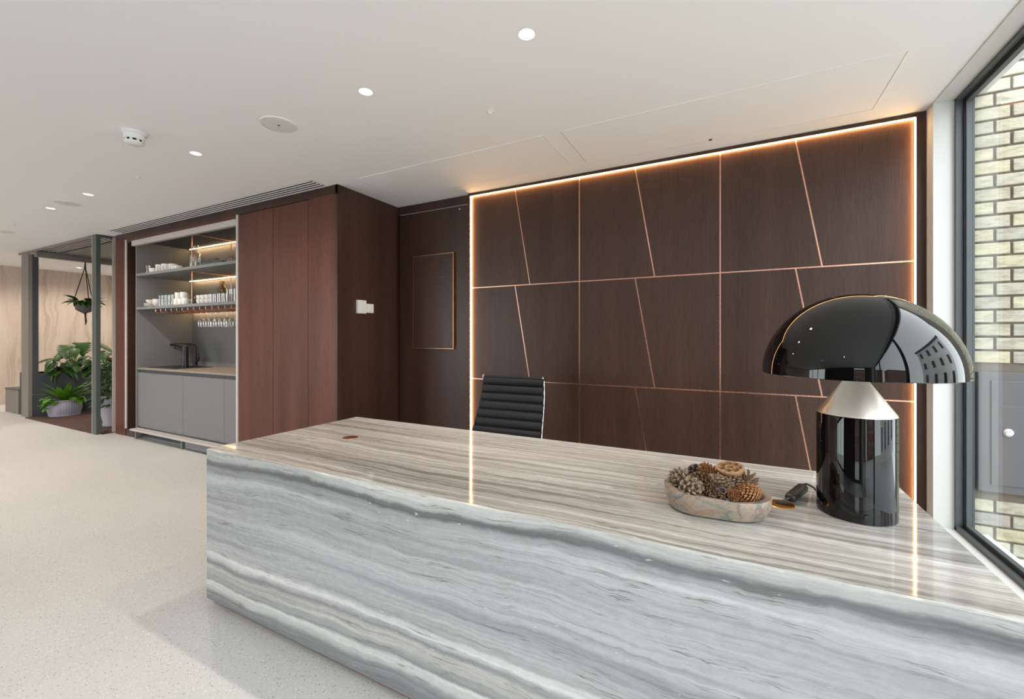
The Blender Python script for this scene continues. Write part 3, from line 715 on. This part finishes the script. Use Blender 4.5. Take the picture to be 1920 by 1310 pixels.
def grommet(x, y, lb, hole):
    o = tag(empty('cable_grommet', (x,y,DZ)), lb, 'grommet')
    MB().lathe([(0,.002),(.037,.002),(.039,.0015),(.040,.0002)], n=32).build('disc', M['brass' if hole else 'copper_dark'], o, 40)
    B(-.016, .018, -.009, .009, .0016, .0026).build('slot', M['void'], o)
    if not hole: o.children[1].scale = (.7,.5,1); o.children[1].location = (-.012,.02,0)
grommet(-1.84, 1.662, 'reddish copper cable grommet at the far end of the marble desk', False)
grommet(.138, 1.642, 'brassy cable grommet beside the table lamp', True)

# ------------------------------------------------------------------ table lamp
LX, LY = .337, 1.67
lp = tag(empty('table_lamp', (LX, LY, DZ+.0005)), 'glossy black dome table lamp on the marble desk', 'lamp')
MB().lathe([(0,0),(.098,0),(.10,.002),(.10,.305),(.0995,.3065),(.096,.307),(0,.307)], n=72).build('base', M['gloss_black'], lp, 40)
MB().lathe([(.0995,.3068),(.0985,.310),(.034,.405),(.030,.42),(.03,.47),(0,.47)], n=72).build('cone', M['satin'], lp, 30)
dome = [(.2475,.426)]
for i in range(25):
    t = PI/2*i/24; dome.append((.251*math.cos(t), .428+.249*math.sin(t)))
dome[-1] = (0, .677)
inner = [(.2475*math.cos(PI/2*i/24), .427+.244*math.sin(PI/2*i/24)) for i in range(24, -1, -1)]
inner[0] = (0, .671)
MB().lathe(dome, n=96).build('shade', M['gloss_black'], lp, 60)
MB().lathe(inner, n=64).build('shade_lining', M['white'], lp, 60)
for a in (0, 2.1, 4.2):
    MB().lathe([(0,.50),(.02,.505),(.026,.53),(.02,.56),(.012,.575),(0,.575)], (.09*math.cos(a), .09*math.sin(a), 0), 16).build('bulb', M['white_gloss'], lp, 50)
for k in range(3): MB().tube([(0,0,.46),(.09*math.cos(2.1*k),.09*math.sin(2.1*k),.51)], .008, 8).build('bulb_arm', M['satin'], lp, 50)
MB().tube([(0,0,.46),(0,0,.672)], .006, 8).build('stem', M['satin'], lp, 50)
ba = math.atan2(-LY*.96-.0, -LX*.75)
MB().lathe([(0,.0),(.0085,.0),(.0095,-.004),(.0095,-.02)], n=18, axis='x').xform(Matrix.Translation((.104*math.cos(ba+.22), .104*math.sin(ba+.22), .022)) @ Matrix.Rotation(ba+.22,4,'Z')).build('switch_knob', M['gloss_black'], lp, 40)
def L_(x, y, z): return (x-LX, y-LY, z-DZ)
MB().tube([L_(.245,1.715,.79), L_(.238,1.735,.797), L_(.222,1.755,.80), L_(.212,1.765,.793)], .0032, 8).build('cord', M['rubber'], lp, 50)
MB().tube([L_(.163,1.655,.777), L_(.150,1.645,.770), L_(.142,1.640,.7635), L_(.135,1.64,.758)], .0042, 8).build('cord', M['rubber'], lp, 50)
sb = bmesh.new(); bmesh.ops.create_cube(sb, size=1)
for v in sb.verts: v.co = (v.co.x*.125, v.co.y*.034, v.co.z*.028)
bmesh.ops.bevel(sb, geom=sb.edges[:], offset=.012, segments=4, affect='EDGES', profile=.5)
MB().bm(sb).xform(Matrix.Translation(L_(.188,1.708,.7795)) @ Matrix.Rotation(math.atan2(.11,.05),4,'Z') @ Matrix.Rotation(-.09,4,'Y')).build('foot_switch', M['rubber'], lp, 50)

# ------------------------------------------------------------------ stone bowl with cones
BX, BY = -.052, 1.50
bw = tag(empty('stone_bowl', (BX, BY, DZ+.0005)), 'irregular pink and grey stone bowl full of cones on the desk', 'bowl')
n = 64; prof = [(.0,0.0),(.80,0),(.90,.006),(.98,.04),(1.0,.076),(.985,.080),(.87,.080),(.85,.077),(.80,.045),(.70,.022),(0,.018)]
vs = []; fs = []
def brad(t): return .140*(1+.10*math.cos(2*(t-.1))+.035*math.cos(3*t+1.0)+.02*math.sin(5*t))
for i in range(n):
    t = 2*PI*i/n; R = brad(t)
    for r, z in prof: vs.append((R*r*math.cos(t), R*r*math.sin(t)*.84, z*.84*(1+.09*math.cos(t-2.6))))
m_ = len(prof)
for i in range(n):
    j = (i+1) % n
    for q in range(m_-1): fs.append((i*m_+q, j*m_+q, j*m_+q+1, i*m_+q+1))
MB().add(vs, fs).build('dish', M['bowl'], bw, 40)
def cone_mesh(r, L, ns, op, fat, seed):
    rnd = random.Random(seed); mb = MB()
    mb.lathe([(0,0)]+[(r*.55*math.sin(PI*min(1,(k+.6)/8.2))**.7, L*k/8) for k in range(0,9)]+[(0,L)], n=10)
    for i in range(ns):
        t = (i+.5)/ns; ang = i*2.39996; rr = r*.45*math.sin(PI*(.10+.86*t))**.7; z = L*(t*.92+.02)
        ln = r*(.62*math.sin(PI*(.15+.7*t))+.22)*rnd.uniform(.9,1.1); w = fat*(1-.35*t); tilt = op*(1-t*.8)+.15
        c, s = math.cos(tilt), math.sin(tilt)
        th = w*.28
        loc = [(0,-w*.28,-th*.4),(0,w*.28,-th*.4),(ln*.7,w*.5,-th*.5),(ln*.7,-w*.5,-th*.5),(ln,w*.25,th*.2),(ln,-w*.25,th*.2),(ln*.72,w*.42,th),(ln*.72,-w*.42,th),(0,0,th*.5)]
        ca, sa = math.cos(ang), math.sin(ang); vv = []
        for x, y, zz in loc:
            # scale points outward and towards the tip (+z)
            X = rr + x*s - zz*c; Zq = z + x*c + zz*s
            vv.append((X*ca-y*sa, X*sa+y*ca, Zq))
        mb.add(vv, [(0,1,2,3),(3,2,4,5),(5,4,6,7),(7,6,8),(0,3,7,8),(1,8,6,2),(2,6,4),(3,5,7),(0,8,1)])
    return mb
CN = [ # x, y, z (above desk), radius, length, scales, openness, scale width, axis azimuth, axis elevation, material, label
 (-.098,-.015,.064,.034,.062,46,1.05,.018,3.6,.55,'cone_grey','open grey-brown pine cone at the rounded end of the bowl'),
 (-.070,-.068,.060,.032,.055,40,1.10,.019,5.2,.35,'cone_grey','wide open pale pine cone by the front rim of the bowl'),
 (-.040,-.005,.070,.030,.070,56,.85,.015,4.3,.25,'cone_brown','slender olive brown pine cone in the middle of the bowl'),
 (-.012,-.055,.058,.026,.060,60,.6,.012,4.9,.2,'cone_brown','half-open brown pine cone under the middle of the heap'),
 (.010,.000,.075,.028,.085,90,.5,.012,5.7,-.05,'cone_grey','long closed grey pine cone across the middle of the bowl'),
 (.058,.012,.072,.030,.085,90,.5,.012,5.3,-.05,'cone_grey','dark grey closed pine cone beside the spiky one'),
 (.100,-.020,.060,.037,.072,170,.5,.008,3.9,-.1,'cone_rust','plump rusty orange pine cone at the right rim'),
 (.040,-.055,.052,.027,.060,80,.5,.011,4.0,.05,'cone_brown','dark brown cone tucked under the rusty one'),
 (.092,.055,.068,.030,.060,36,1.2,.010,1.0,.8,'cone_brown','spiky wide-open dark cone at the back of the bowl'),
 (-.020,.062,.074,.032,.062,130,.7,.007,4.0,.9,'cone_rust','bristly rust coloured cone at the back of the bowl'),
 (.055,-.088,.066,.017,.026,60,.7,.006,4.9,.35,'cone_rust','small round orange cone at the front rim'),
]
for i, (x,y,z,r,L_c,ns,op,fat,az,el,mt,lb) in enumerate(CN):
    mb = cone_mesh(r, L_c, ns, op, fat, i)
    d = Vector((math.cos(az)*math.cos(el), math.sin(az)*math.cos(el), math.sin(el)))
    q = Vector((0,0,1)).rotation_difference(d).to_matrix().to_4x4()
    mb.xform(q @ Matrix.Translation((0,0,-L_c*.5)))
    o = mb.build('pine_cone', M[mt], None, 35); o.location = (BX+x*.95, BY+y*.85, DZ+z+.012); o.scale = (1.14,)*3
    tag(o, lb, 'pine cone', 'cones in the stone bowl')
def pod(x, y, z, R, h, holes, hr, az, el, mt, lb):
    # seed head: funnel body and a pitted face
    mb = MB(); rings = 26; seg = 60; vs = [(0,0,0)]; fs = []
    hp = []
    for k in range(holes):
        if k == 0 and holes > 5: hp.append((0,0)); continue
        a = 2*PI*k/(holes-1 if holes > 5 else holes); hp.append((.60*R*math.cos(a), .60*R*math.sin(a)))
    def dep(px, py):
        return -R*.75 if any((px-a)**2+(py-b)**2 < hr*hr for a, b in hp) else R*.05
    vs[0] = (0,0,dep(0,0))
    for i in range(1, rings+1):
        rr = R*i/rings
        for k in range(seg):
            px, py = rr*math.cos(2*PI*k/seg), rr*math.sin(2*PI*k/seg); vs.append((px, py, dep(px,py) if i < rings else 0))
    for k in range(seg): fs.append((0, 1+k, 1+(k+1)%seg))
    for i in range(rings-1):
        for k in range(seg): a = 1+i*seg; b = a+seg; fs.append((a+k, b+k, b+(k+1)%seg, a+(k+1)%seg))
    d = Vector((math.cos(az)*math.cos(el), math.sin(az)*math.cos(el), math.sin(el)))
    q = Vector((0,0,1)).rotation_difference(d).to_matrix().to_4x4()
    o = tag(empty('lotus_pod', (BX+x, BY+y*.9, DZ+z)), lb, 'seed pod', 'seed pods in the stone bowl')
    MB().add(vs, fs).xform(q).build('pitted_face', M[mt], o, 30)
    MB().lathe([(R,0),(R*1.02,-h*.06),(R*.93,-h*.25),(R*.55,-h*.65),(R*.2,-h*.95),(0,-h)], n=30).xform(q).build('husk', M[mt], o, 50)
pod(.042, .060, .124, .042, .045, 8, .0098, 4.4, 1.36, 'pod', 'large tan lotus pod with a pitted face on top of the heap')
pod(-.062, .035, .104, .026, .036, 6, .0072, 4.3, .75, 'pod_dark', 'dark purplish seed pod behind the open cones')
pod(.020, -.088, .072, .025, .03, 6, .0068, 4.5, .45, 'pod_dark', 'dark seed pod at the front rim beside the orange cone')
pod(-.028, -.083, .062, .021, .026, 5, .0062, 5.4, .5, 'pod_dark', 'reddish dark seed pod low behind the front rim')

# ------------------------------------------------------------------ office chair
ch = tag(empty('office_chair', (-1.455, 2.595, 0), .03), 'charcoal ribbed leather office chair behind the marble desk', 'chair')
def backcurve(t):           # t 0 seat end .. 1 top, returns (y, z): the sling side profile
    return (.10+.155*t+.012*math.sin(PI*t)-.012*math.sin(2*PI*t), .46+.535*t)
nb = 9
for k in range(nb):
    t0, t1 = k/nb, (k+1)/nb; mb = MB(); sec = []
    for q in range(9):
        t = t0+(t1-t0)*q/8; y0, z0 = backcurve(t); y1, z1 = backcurve(t+.01); ny, nz = -(z1-z0), (y1-y0); l = math.hypot(ny,nz)
        bulge = .004+.012*math.sin(PI*q/8)**.6; sec.append((y0+ny/l*bulge, z0+nz/l*bulge))
    for q in range(8, -1, -1):
        t = t0+(t1-t0)*q/8; y0, z0 = backcurve(t); sec.append((y0+.010, z0))
    hw0 = .283-.04*(k+.5)/nb; mb.prism(sec, -hw0, hw0, 'yz').build('back_rib', M['leather'], ch, 50)
for k in range(7):
    y1 = .02-.06*k; mb = MB(); sec = [(y1-.06*q/6, .455-.004*k+.006+.014*math.sin(PI*q/6)**.6) for q in range(7)]+[(y1-.06,.435),(y1,.435)]
    mb.prism(sec, -.235, .235, 'yz').build('seat_rib', M['leather'], ch, 50)
for s in (-1, 1):
    pts = [(s*.236, -.42, .43), (s*.236, -.38, .445), (s*.236, -.1, .45), (s*.236, 0, .452)]+[(s*(.279-.04*t), backcurve(t)[0]+.020, backcurve(t)[1]) for t in [i/14 for i in range(0,15)]]
    MB().tube(pts, .0065, 8).build('side_frame', M['chrome'], ch, 60)
    MB().cyl((s*.246-.006, backcurve(1)[0], backcurve(1)[1]), .015, .012, 14, 'x').build('end_cap', M['chrome'], ch, 40)
MB().tube([(-.240,*backcurve(1)),(.240,*backcurve(1))], .013, 10).build('top_roll', M['leather'], ch, 60)
MB().tube([(-.236,-.2,.44),(0,-.2,.40),(.236,-.2,.44)], .014, 8).build('stretcher', M['chrome'], ch, 60)
MB().cyl((0,-.2,.10), .025, .30, 16).build('column', M['chrome'], ch, 40)
for k in range(5):
    a = 2*PI*k/5+.3; c_, s_ = math.cos(a), math.sin(a)
    lg_ = MB().tube([(0,-.2,.12),(.15*c_,-.2+.15*s_,.095),(.30*c_,-.2+.30*s_,.075)], .02, 8, taper=[1.2,1,.6]).build('base_leg', M['chrome'], ch, 60)
    MB().cyl((.30*c_-.012,-.2+.30*s_,.029), .028, .024, 16, 'x').build('caster', M['rubber'], lg_, 40)

# ------------------------------------------------------------------ indoor garden frame
gf = tag(empty('garden_frame', (-7.5, 2.53, 0)), 'green-grey metal frame around the indoor garden', 'frame')
def GF(n, x0,x1,y0,y1,z0,z1,m): return B(x0+7.5,x1+7.5,y0-2.53,y1-2.53,z0,z1).build(n, M[m], gf)
GF('corner_post', -7.62, -7.50, 2.530, 2.575, 0, H-.004, 'green_grey')
GF('post_edge', -7.632, -7.62, 2.53, 2.575, 0, H-.004, 'alu')
for z, dx in ((.075,.03), (.035,.09), (.60,.005)): MB().cyl((-.12+dx,-.004,z), .006, .006, 10, 'y').build('bolt', M['chrome'], gf, 40)
GF('rear_post', -7.52, -7.50, 2.70, 2.76, 0, H-.004, 'alu')
GF('wing_panel', -10.35, -10.05, 2.565, 2.61, 0, H-.03, 'taupe')
GF('wing_return', -10.075, -10.05, 2.61, 2.68, .70, H-.03, 'slate_dark')
GF('front_beam', -10.35, -7.62, 2.53, 2.56, H-.028, H-.004, 'taupe')
GF('side_beam', -7.53, -7.50, 2.575, 2.70, H-.035, H-.004, 'green_grey')
GF('far_beam', -9.78, -9.68, 2.56, 3.9, 2.555, H-.02, 'taupe')
GF('canopy_panel', -9.78, -7.50, 2.80, 3.9, H-.030, H-.004, 'green_grey')
for k in range(5): GF('canopy_slat', -9.66, -7.53, 2.578+k*.046, 2.598+k*.046, H-.013, H-.0105, 'alu')
GF('slat_backing', -9.78, -7.50, 2.565, 2.80, H-.010, H-.004, 'void')
# brick paver bed
GF('bed_edging', -10.05, -7.632, 2.532, 2.576, 0, .012, 'paver')
pb = tag(empty('paved_bed', (-10.05, 2.578, 0)), 'red-brown brick paving under the indoor garden frame', 'paving')
B(.001, 2.60, 0, 1.41, .0005, .003).build('bedding', M['pave_base'], pb)
pm = B(.003, .207, .002, .066, .002, .012, .002).mesh('paver'); pm.materials.append(M['paver'])
for r in range(20):
    x = -.105*(r % 2)
    for q in range(13):
        xx = x+q*.21
        if xx < -.001: continue
        if xx+.21 > 2.61: continue
        link('paver', pm, pb, (xx, r*.0685+.002, random.uniform(0,.0015)))
# planter and bench
pl = tag(empty('planter_trough', (-10.05, 2.615, 0)), 'dark slate planter trough behind the wing panel', 'planter')
B(-.03, 0, 0, 1.35, 0, .70).build('front_side', M['slate_dark'], pl)
B(-.55, -.03, 0, .03, 0, .70).build('end_side', M['slate_dark'], pl); B(-.55, -.03, 1.32, 1.35, 0, .70).build('end_side', M['slate_dark'], pl)
B(-.58, -.55, 0, 1.35, 0, .70).build('rear_side', M['slate_dark'], pl)
B(-.55, -.03, .03, 1.32, .0, .64).build('soil', M['soil'], pl)
bn = tag(empty('low_bench', (-10.64, 2.60, 0)), 'low taupe bench block beside the planter trough', 'bench')
B(-.62, 0, 0, 1.0, 0, .40, .002).build('body', M['taupe'], bn); B(-.625, 0, -.005, 1.0, .4005, .415, .002).build('seat_top', M['slate_dark'], bn)

# ------------------------------------------------------------------ plants
def orient(o, base, direction, up=(0,0,1), sc=1):
    d = Vector(direction).normalized(); u = Vector(up); x = d.cross(u)
    if x.length < 1e-4: x = Vector((1,0,0))
    x.normalize(); z = x.cross(d)
    Mx = Matrix((x, d, z)).transposed().to_4x4(); o.matrix_local = Matrix.Translation(base) @ Mx @ Matrix.Scale(sc, 4)
def leaf_mesh(name, L, w, droop, mt, split=False, n=10, cup=.15, wave=0):
    vs = []; fs = []; cols = 5 if not split else 7
    for i in range(n+1):
        t = i/n; hw = w*(math.sin(PI*min(1, t**.72))**.8 if not split else math.sin(PI*min(1,(t*.93+.07)**.62))**.75)+.0008
        if i == n: hw = .0012
        zc_ = -droop*L*t*t; yy = L*t
        for c in range(cols):
            s = (c/(cols-1)-.5)*2; hs = hw
            if split and abs(s) > .45 and i % 2 == 1 and 1 < i < n-1: hs = hw*.62
            vs.append((s*hs, yy-(abs(s)**2*hs*.35 if split else 0), zc_+cup*abs(s)**1.5*hs+wave*w*math.sin(t*19+s*2)*abs(s)))
    for i in range(n):
        for c in range(cols-1): a = i*cols+c; fs.append((a, a+1, a+cols+1, a+cols))
    m = bpy.data.meshes.new(name); m.from_pydata(vs, [], fs); m.shade_smooth(); m.materials.append(M[mt]); return m
mon = leaf_mesh('split_leaf', .30, .13, .25, 'leaf', True, 13, -.15)
ovl = leaf_mesh('oval_leaf', .34, .085, .3, 'leaf', False, 10, .25)
strap = leaf_mesh('strap_leaf', .42, .05, .45, 'leaf_lime', False, 12, .35, .05)
strap2 = leaf_mesh('strap_leaf', .30, .032, .6, 'leaf', False, 10, .3)
small = leaf_mesh('small_leaf', .10, .028, .3, 'leaf_mid', False, 6, .2)
trail = leaf_mesh('trailing_leaf', .085, .036, .3, 'leaf_lime', False, 6, .2)
def plant(name, loc, label, stems, stem_mt='leaf_mid', cat='plant'):
    """stems: (leaf mesh, tip offset, leaf direction, scale)"""
    o = tag(empty(name, loc), label, cat)
    for me_, tip, dr, sc in stems:
        t = Vector(tip); mid = Vector((t.x*.35, t.y*.35, t.z*.6))
        MB().tube([(0,0,-.03), mid, t], .006, 6).build('stem', M[stem_mt], o, 60)
        lf = link('leaf', me_, o); orient(lf, t, dr, (0,0,1), sc)
    return o
def heap(seed, n, c, zr, spread, kinds, scr):
    r_ = random.Random(seed); out = []
    for k in range(n):
        a = r_.uniform(-2.0, 1.7); t = (k+.5)/n; z = zr[0]+(zr[1]-zr[0])*t
        q = spread*r_.uniform(.25,1); tip = (q*.55*math.cos(a), q*math.sin(a), z)
        d = (.45+.5*math.cos(a), .75*math.sin(a)-.15, r_.uniform(-.55,.15)-.15*t)
        sc = r_.uniform(*scr)
        if c is None or c+tip[1]+d[1]*.34*sc > 2.66: out.append((kinds[k % len(kinds)], tip, d, sc))
    return out
plant('monstera', (-10.36, 3.20, .655), 'tall split-leaf plant in the slate planter', [
    (mon, (.02,-.10,.50), (.7,-.45,-.45), 1.0), (mon, (.0,.10,.54), (.65,-.15,-.5), 1.05), (mon, (.08,.32,.52), (.6,.45,-.35), 1.0)]+heap(11, 9, None, (.16,.46), .34, (mon, mon, ovl), (.75,1.05)))
plant('philodendron', (-10.26, 2.97, .655), 'broad-leaved plant at the front end of the slate planter', heap(12, 18, 2.97, (.08,.30), .24, (ovl, ovl, strap2), (.75,1.05)))
plant('small_fern', (-10.15, 2.86, .655), 'low dark green plant spilling over the planter corner', heap(13, 18, 2.86, (.04,.14), .07, (strap2, strap2, small), (.6,.95)))
plant('pothos', (-10.24, 3.56, .655), 'bushy deep green plant at the rear of the slate planter', heap(14, 16, None, (.06,.40), .30, (ovl,), (.7,1.05)))
# plain dark cylinder lying among the leaves
tg = tag(empty('planter_spotlight', (-10.16, 2.98, .70)), 'black cylindrical spotlight among the planter leaves', 'spotlight')
MB().lathe([(.0,-.10),(.04,-.10),(.044,.09),(.038,.09),(.036,.0),(0,.0)], n=22, axis='x').xform(Matrix.Translation((0,0,.06)) @ Matrix.Rotation(-.5,4,'Z')).build('housing', M['black'], tg, 40)
MB().tube([(0,0,-.06),(0,0,.03)], .008, 8).build('spike', M['black'], tg, 40)
# ribbed pot with bird's nest fern
rp = tag(empty('ribbed_pot', (-9.76, 2.90, .013)), 'wide ribbed lilac-grey pot on the brick paving', 'pot')
vs = []; fs = []; n = 120; prof = [(.0,0),(.185,0),(.19,.02),(.186,.026),(.205,.10),(.208,.16),(.195,.235),(.203,.245),(.203,.262),(.185,.262),(.18,.22),(0,.22)]
for i in range(n):
    t = 2*PI*i/n
    for k, (r, z) in enumerate(prof):
        rr = r*(1-.022*(i % 3 == 0)) if 4 <= k <= 6 else r
        vs.append((rr*math.cos(t), rr*math.sin(t), z))
for i in range(n):
    j = (i+1) % n
    for q in range(len(prof)-1): fs.append((i*12+q, j*12+q, j*12+q+1, i*12+q+1))
MB().add(vs, fs).build('body', M['pot'], rp, 35)
MB().lathe([(0,.23),(.182,.23)], n=30).build('soil', M['soil'], rp)
nf = tag(empty('nest_fern', (-9.76, 2.90, .25)), "bright green bird's nest fern in the ribbed pot", 'plant')
rnd = random.Random(3)
for k in range(20):
    a = k*2.399; el = 1.42-.042*k
    lf = link('leaf', strap, nf); orient(lf, (.03*math.cos(a),.03*math.sin(a),0), (math.cos(a)*math.cos(el), math.sin(a)*math.cos(el), math.sin(el)), (0,0,1), rnd.uniform(.8,1.0)*(.66 if math.cos(a) < -.3 else 1))
iv = tag(empty('trailing_ivy', (-9.76, 2.90, .262)), 'lime green trailing leaves hanging over the ribbed pot', 'plant')
for k in range(26):
    a = -1.2+rnd.uniform(-.45,.45) if k % 2 else .45+rnd.uniform(-.4,.4); r = rnd.uniform(.15,.225); z = rnd.uniform(-.10,.05) if r > .205 else rnd.uniform(.0,.06)
    lf = link('leaf', trail, iv); orient(lf, (r*math.cos(a), r*math.sin(a), z), (math.cos(a)+rnd.uniform(-.4,.4), math.sin(a)+rnd.uniform(-.4,.4), rnd.uniform(-.6,.4)), (0,0,1), rnd.uniform(1.1,1.5))
# tall vase pots with a bushy shrub
for px, py, sc, lb in ((-8.02, 2.90, 1.0, 'tall lilac-grey vase pot beside the veneer post'), (-8.55, 3.25, .95, 'lilac-grey vase pot further back on the brick paving')):
    o = tag(empty('vase_pot', (px, py, .013)), lb, 'pot')
    MB().lathe([(0,0),(.12,0),(.125,.03),(.115,.05),(.15,.22),(.155,.32),(.135,.40),(.16,.43),(.16,.445),(.14,.445),(.12,.39),(0,.38)], n=36).build('body', M['pot'], o, 40)
    MB().lathe([(0,.40),(.13,.40)], n=24).build('soil', M['soil'], o); o.scale = (sc,)*3
def bush(loc, hgt, rad, n, label, seed):
    o = tag(empty('leafy_shrub', loc), label, 'plant'); rr = random.Random(seed); mb = MB(); st = MB()
    for s in range(9):
        a = rr.uniform(0,2*PI); tip = Vector((rad*.8*math.cos(a)*rr.random(), rad*.8*math.sin(a)*rr.random(), hgt*rr.uniform(.6,1)))
        st.tube([(0,0,-.04), tip*.5+Vector((0,0,.05)), tip], .005, 5)
    for k in range(n):
        a = rr.uniform(0,2*PI); t = rr.random(); r = rad*math.sqrt(rr.random())*(.55+.6*math.sin(PI*min(1,t+.1)))
        p = Vector((r*math.cos(a), r*math.sin(a), hgt*t-.10)); d = Vector((math.cos(a), math.sin(a), rr.uniform(-.9,.3))).normalized()
        x = d.cross(Vector((0,0,1))).normalized(); L = rr.uniform(.07,.11); w = L*.24; up = x.cross(d)
        mb.add([p, p+d*L*.45+x*w-up*.004, p+d*L, p+d*L*.45-x*w-up*.004, p+d*L*.5+up*.006], [(0,1,4),(1,2,4),(2,3,4),(3,0,4)])
    tag(mb.build('foliage', M['leaf_mid'], o, None, False), kind='stuff'); st.build('twigs', M['leaf_mid'], o, 60)
bush((-8.02, 2.90, .42), .62, .24, 700, 'small-leaved green shrub in the tall vase pot', 5)
bush((-8.55, 3.25, .41), .50, .22, 500, 'small-leaved green shrub in the rear vase pot', 9)
# hanging plant
hg = tag(empty('hanging_pot', (-9.66, 3.12, 1.83)), 'grey woven pot hung on dark ropes inside the garden frame', 'pot')
MB().lathe([(0,-.13),(.06,-.12),(.11,-.075),(.14,.0),(.145,.06),(.135,.06),(.12,0),(0,.0)], n=28).build('basket', M['basket'], hg, 50)
for a in (.4, 2.5, 4.6): MB().tube([(0,0,.723),(.01*math.cos(a),.01*math.sin(a),.60),(.14*math.cos(a),.14*math.sin(a),.06),(.11*math.cos(a),.11*math.sin(a),-.08),(0,0,-.15)], .007, 6).build('rope', M['rope'], hg, 60)
MB().tube([(0,0,-.13),(.01,0,-.2),(0,.01,-.27),(.015,0,-.33)], .016, 8, taper=[1,.7,.9,.4]).build('tassel', M['rope'], hg, 60)
hp_ = tag(empty('hanging_plant', (-9.66, 3.12, 1.86)), 'green leaves spreading from the hanging woven pot', 'plant')
for k in range(40):
    a = k*2.399; el = rnd.uniform(-.6,.8)
    lf = link('leaf', ovl, hp_); orient(lf, (.10*math.cos(a), .10*math.sin(a), .03), (math.cos(a)*math.cos(el), math.sin(a)*math.cos(el), math.sin(el)), (0,0,1), rnd.uniform(.35,.6))
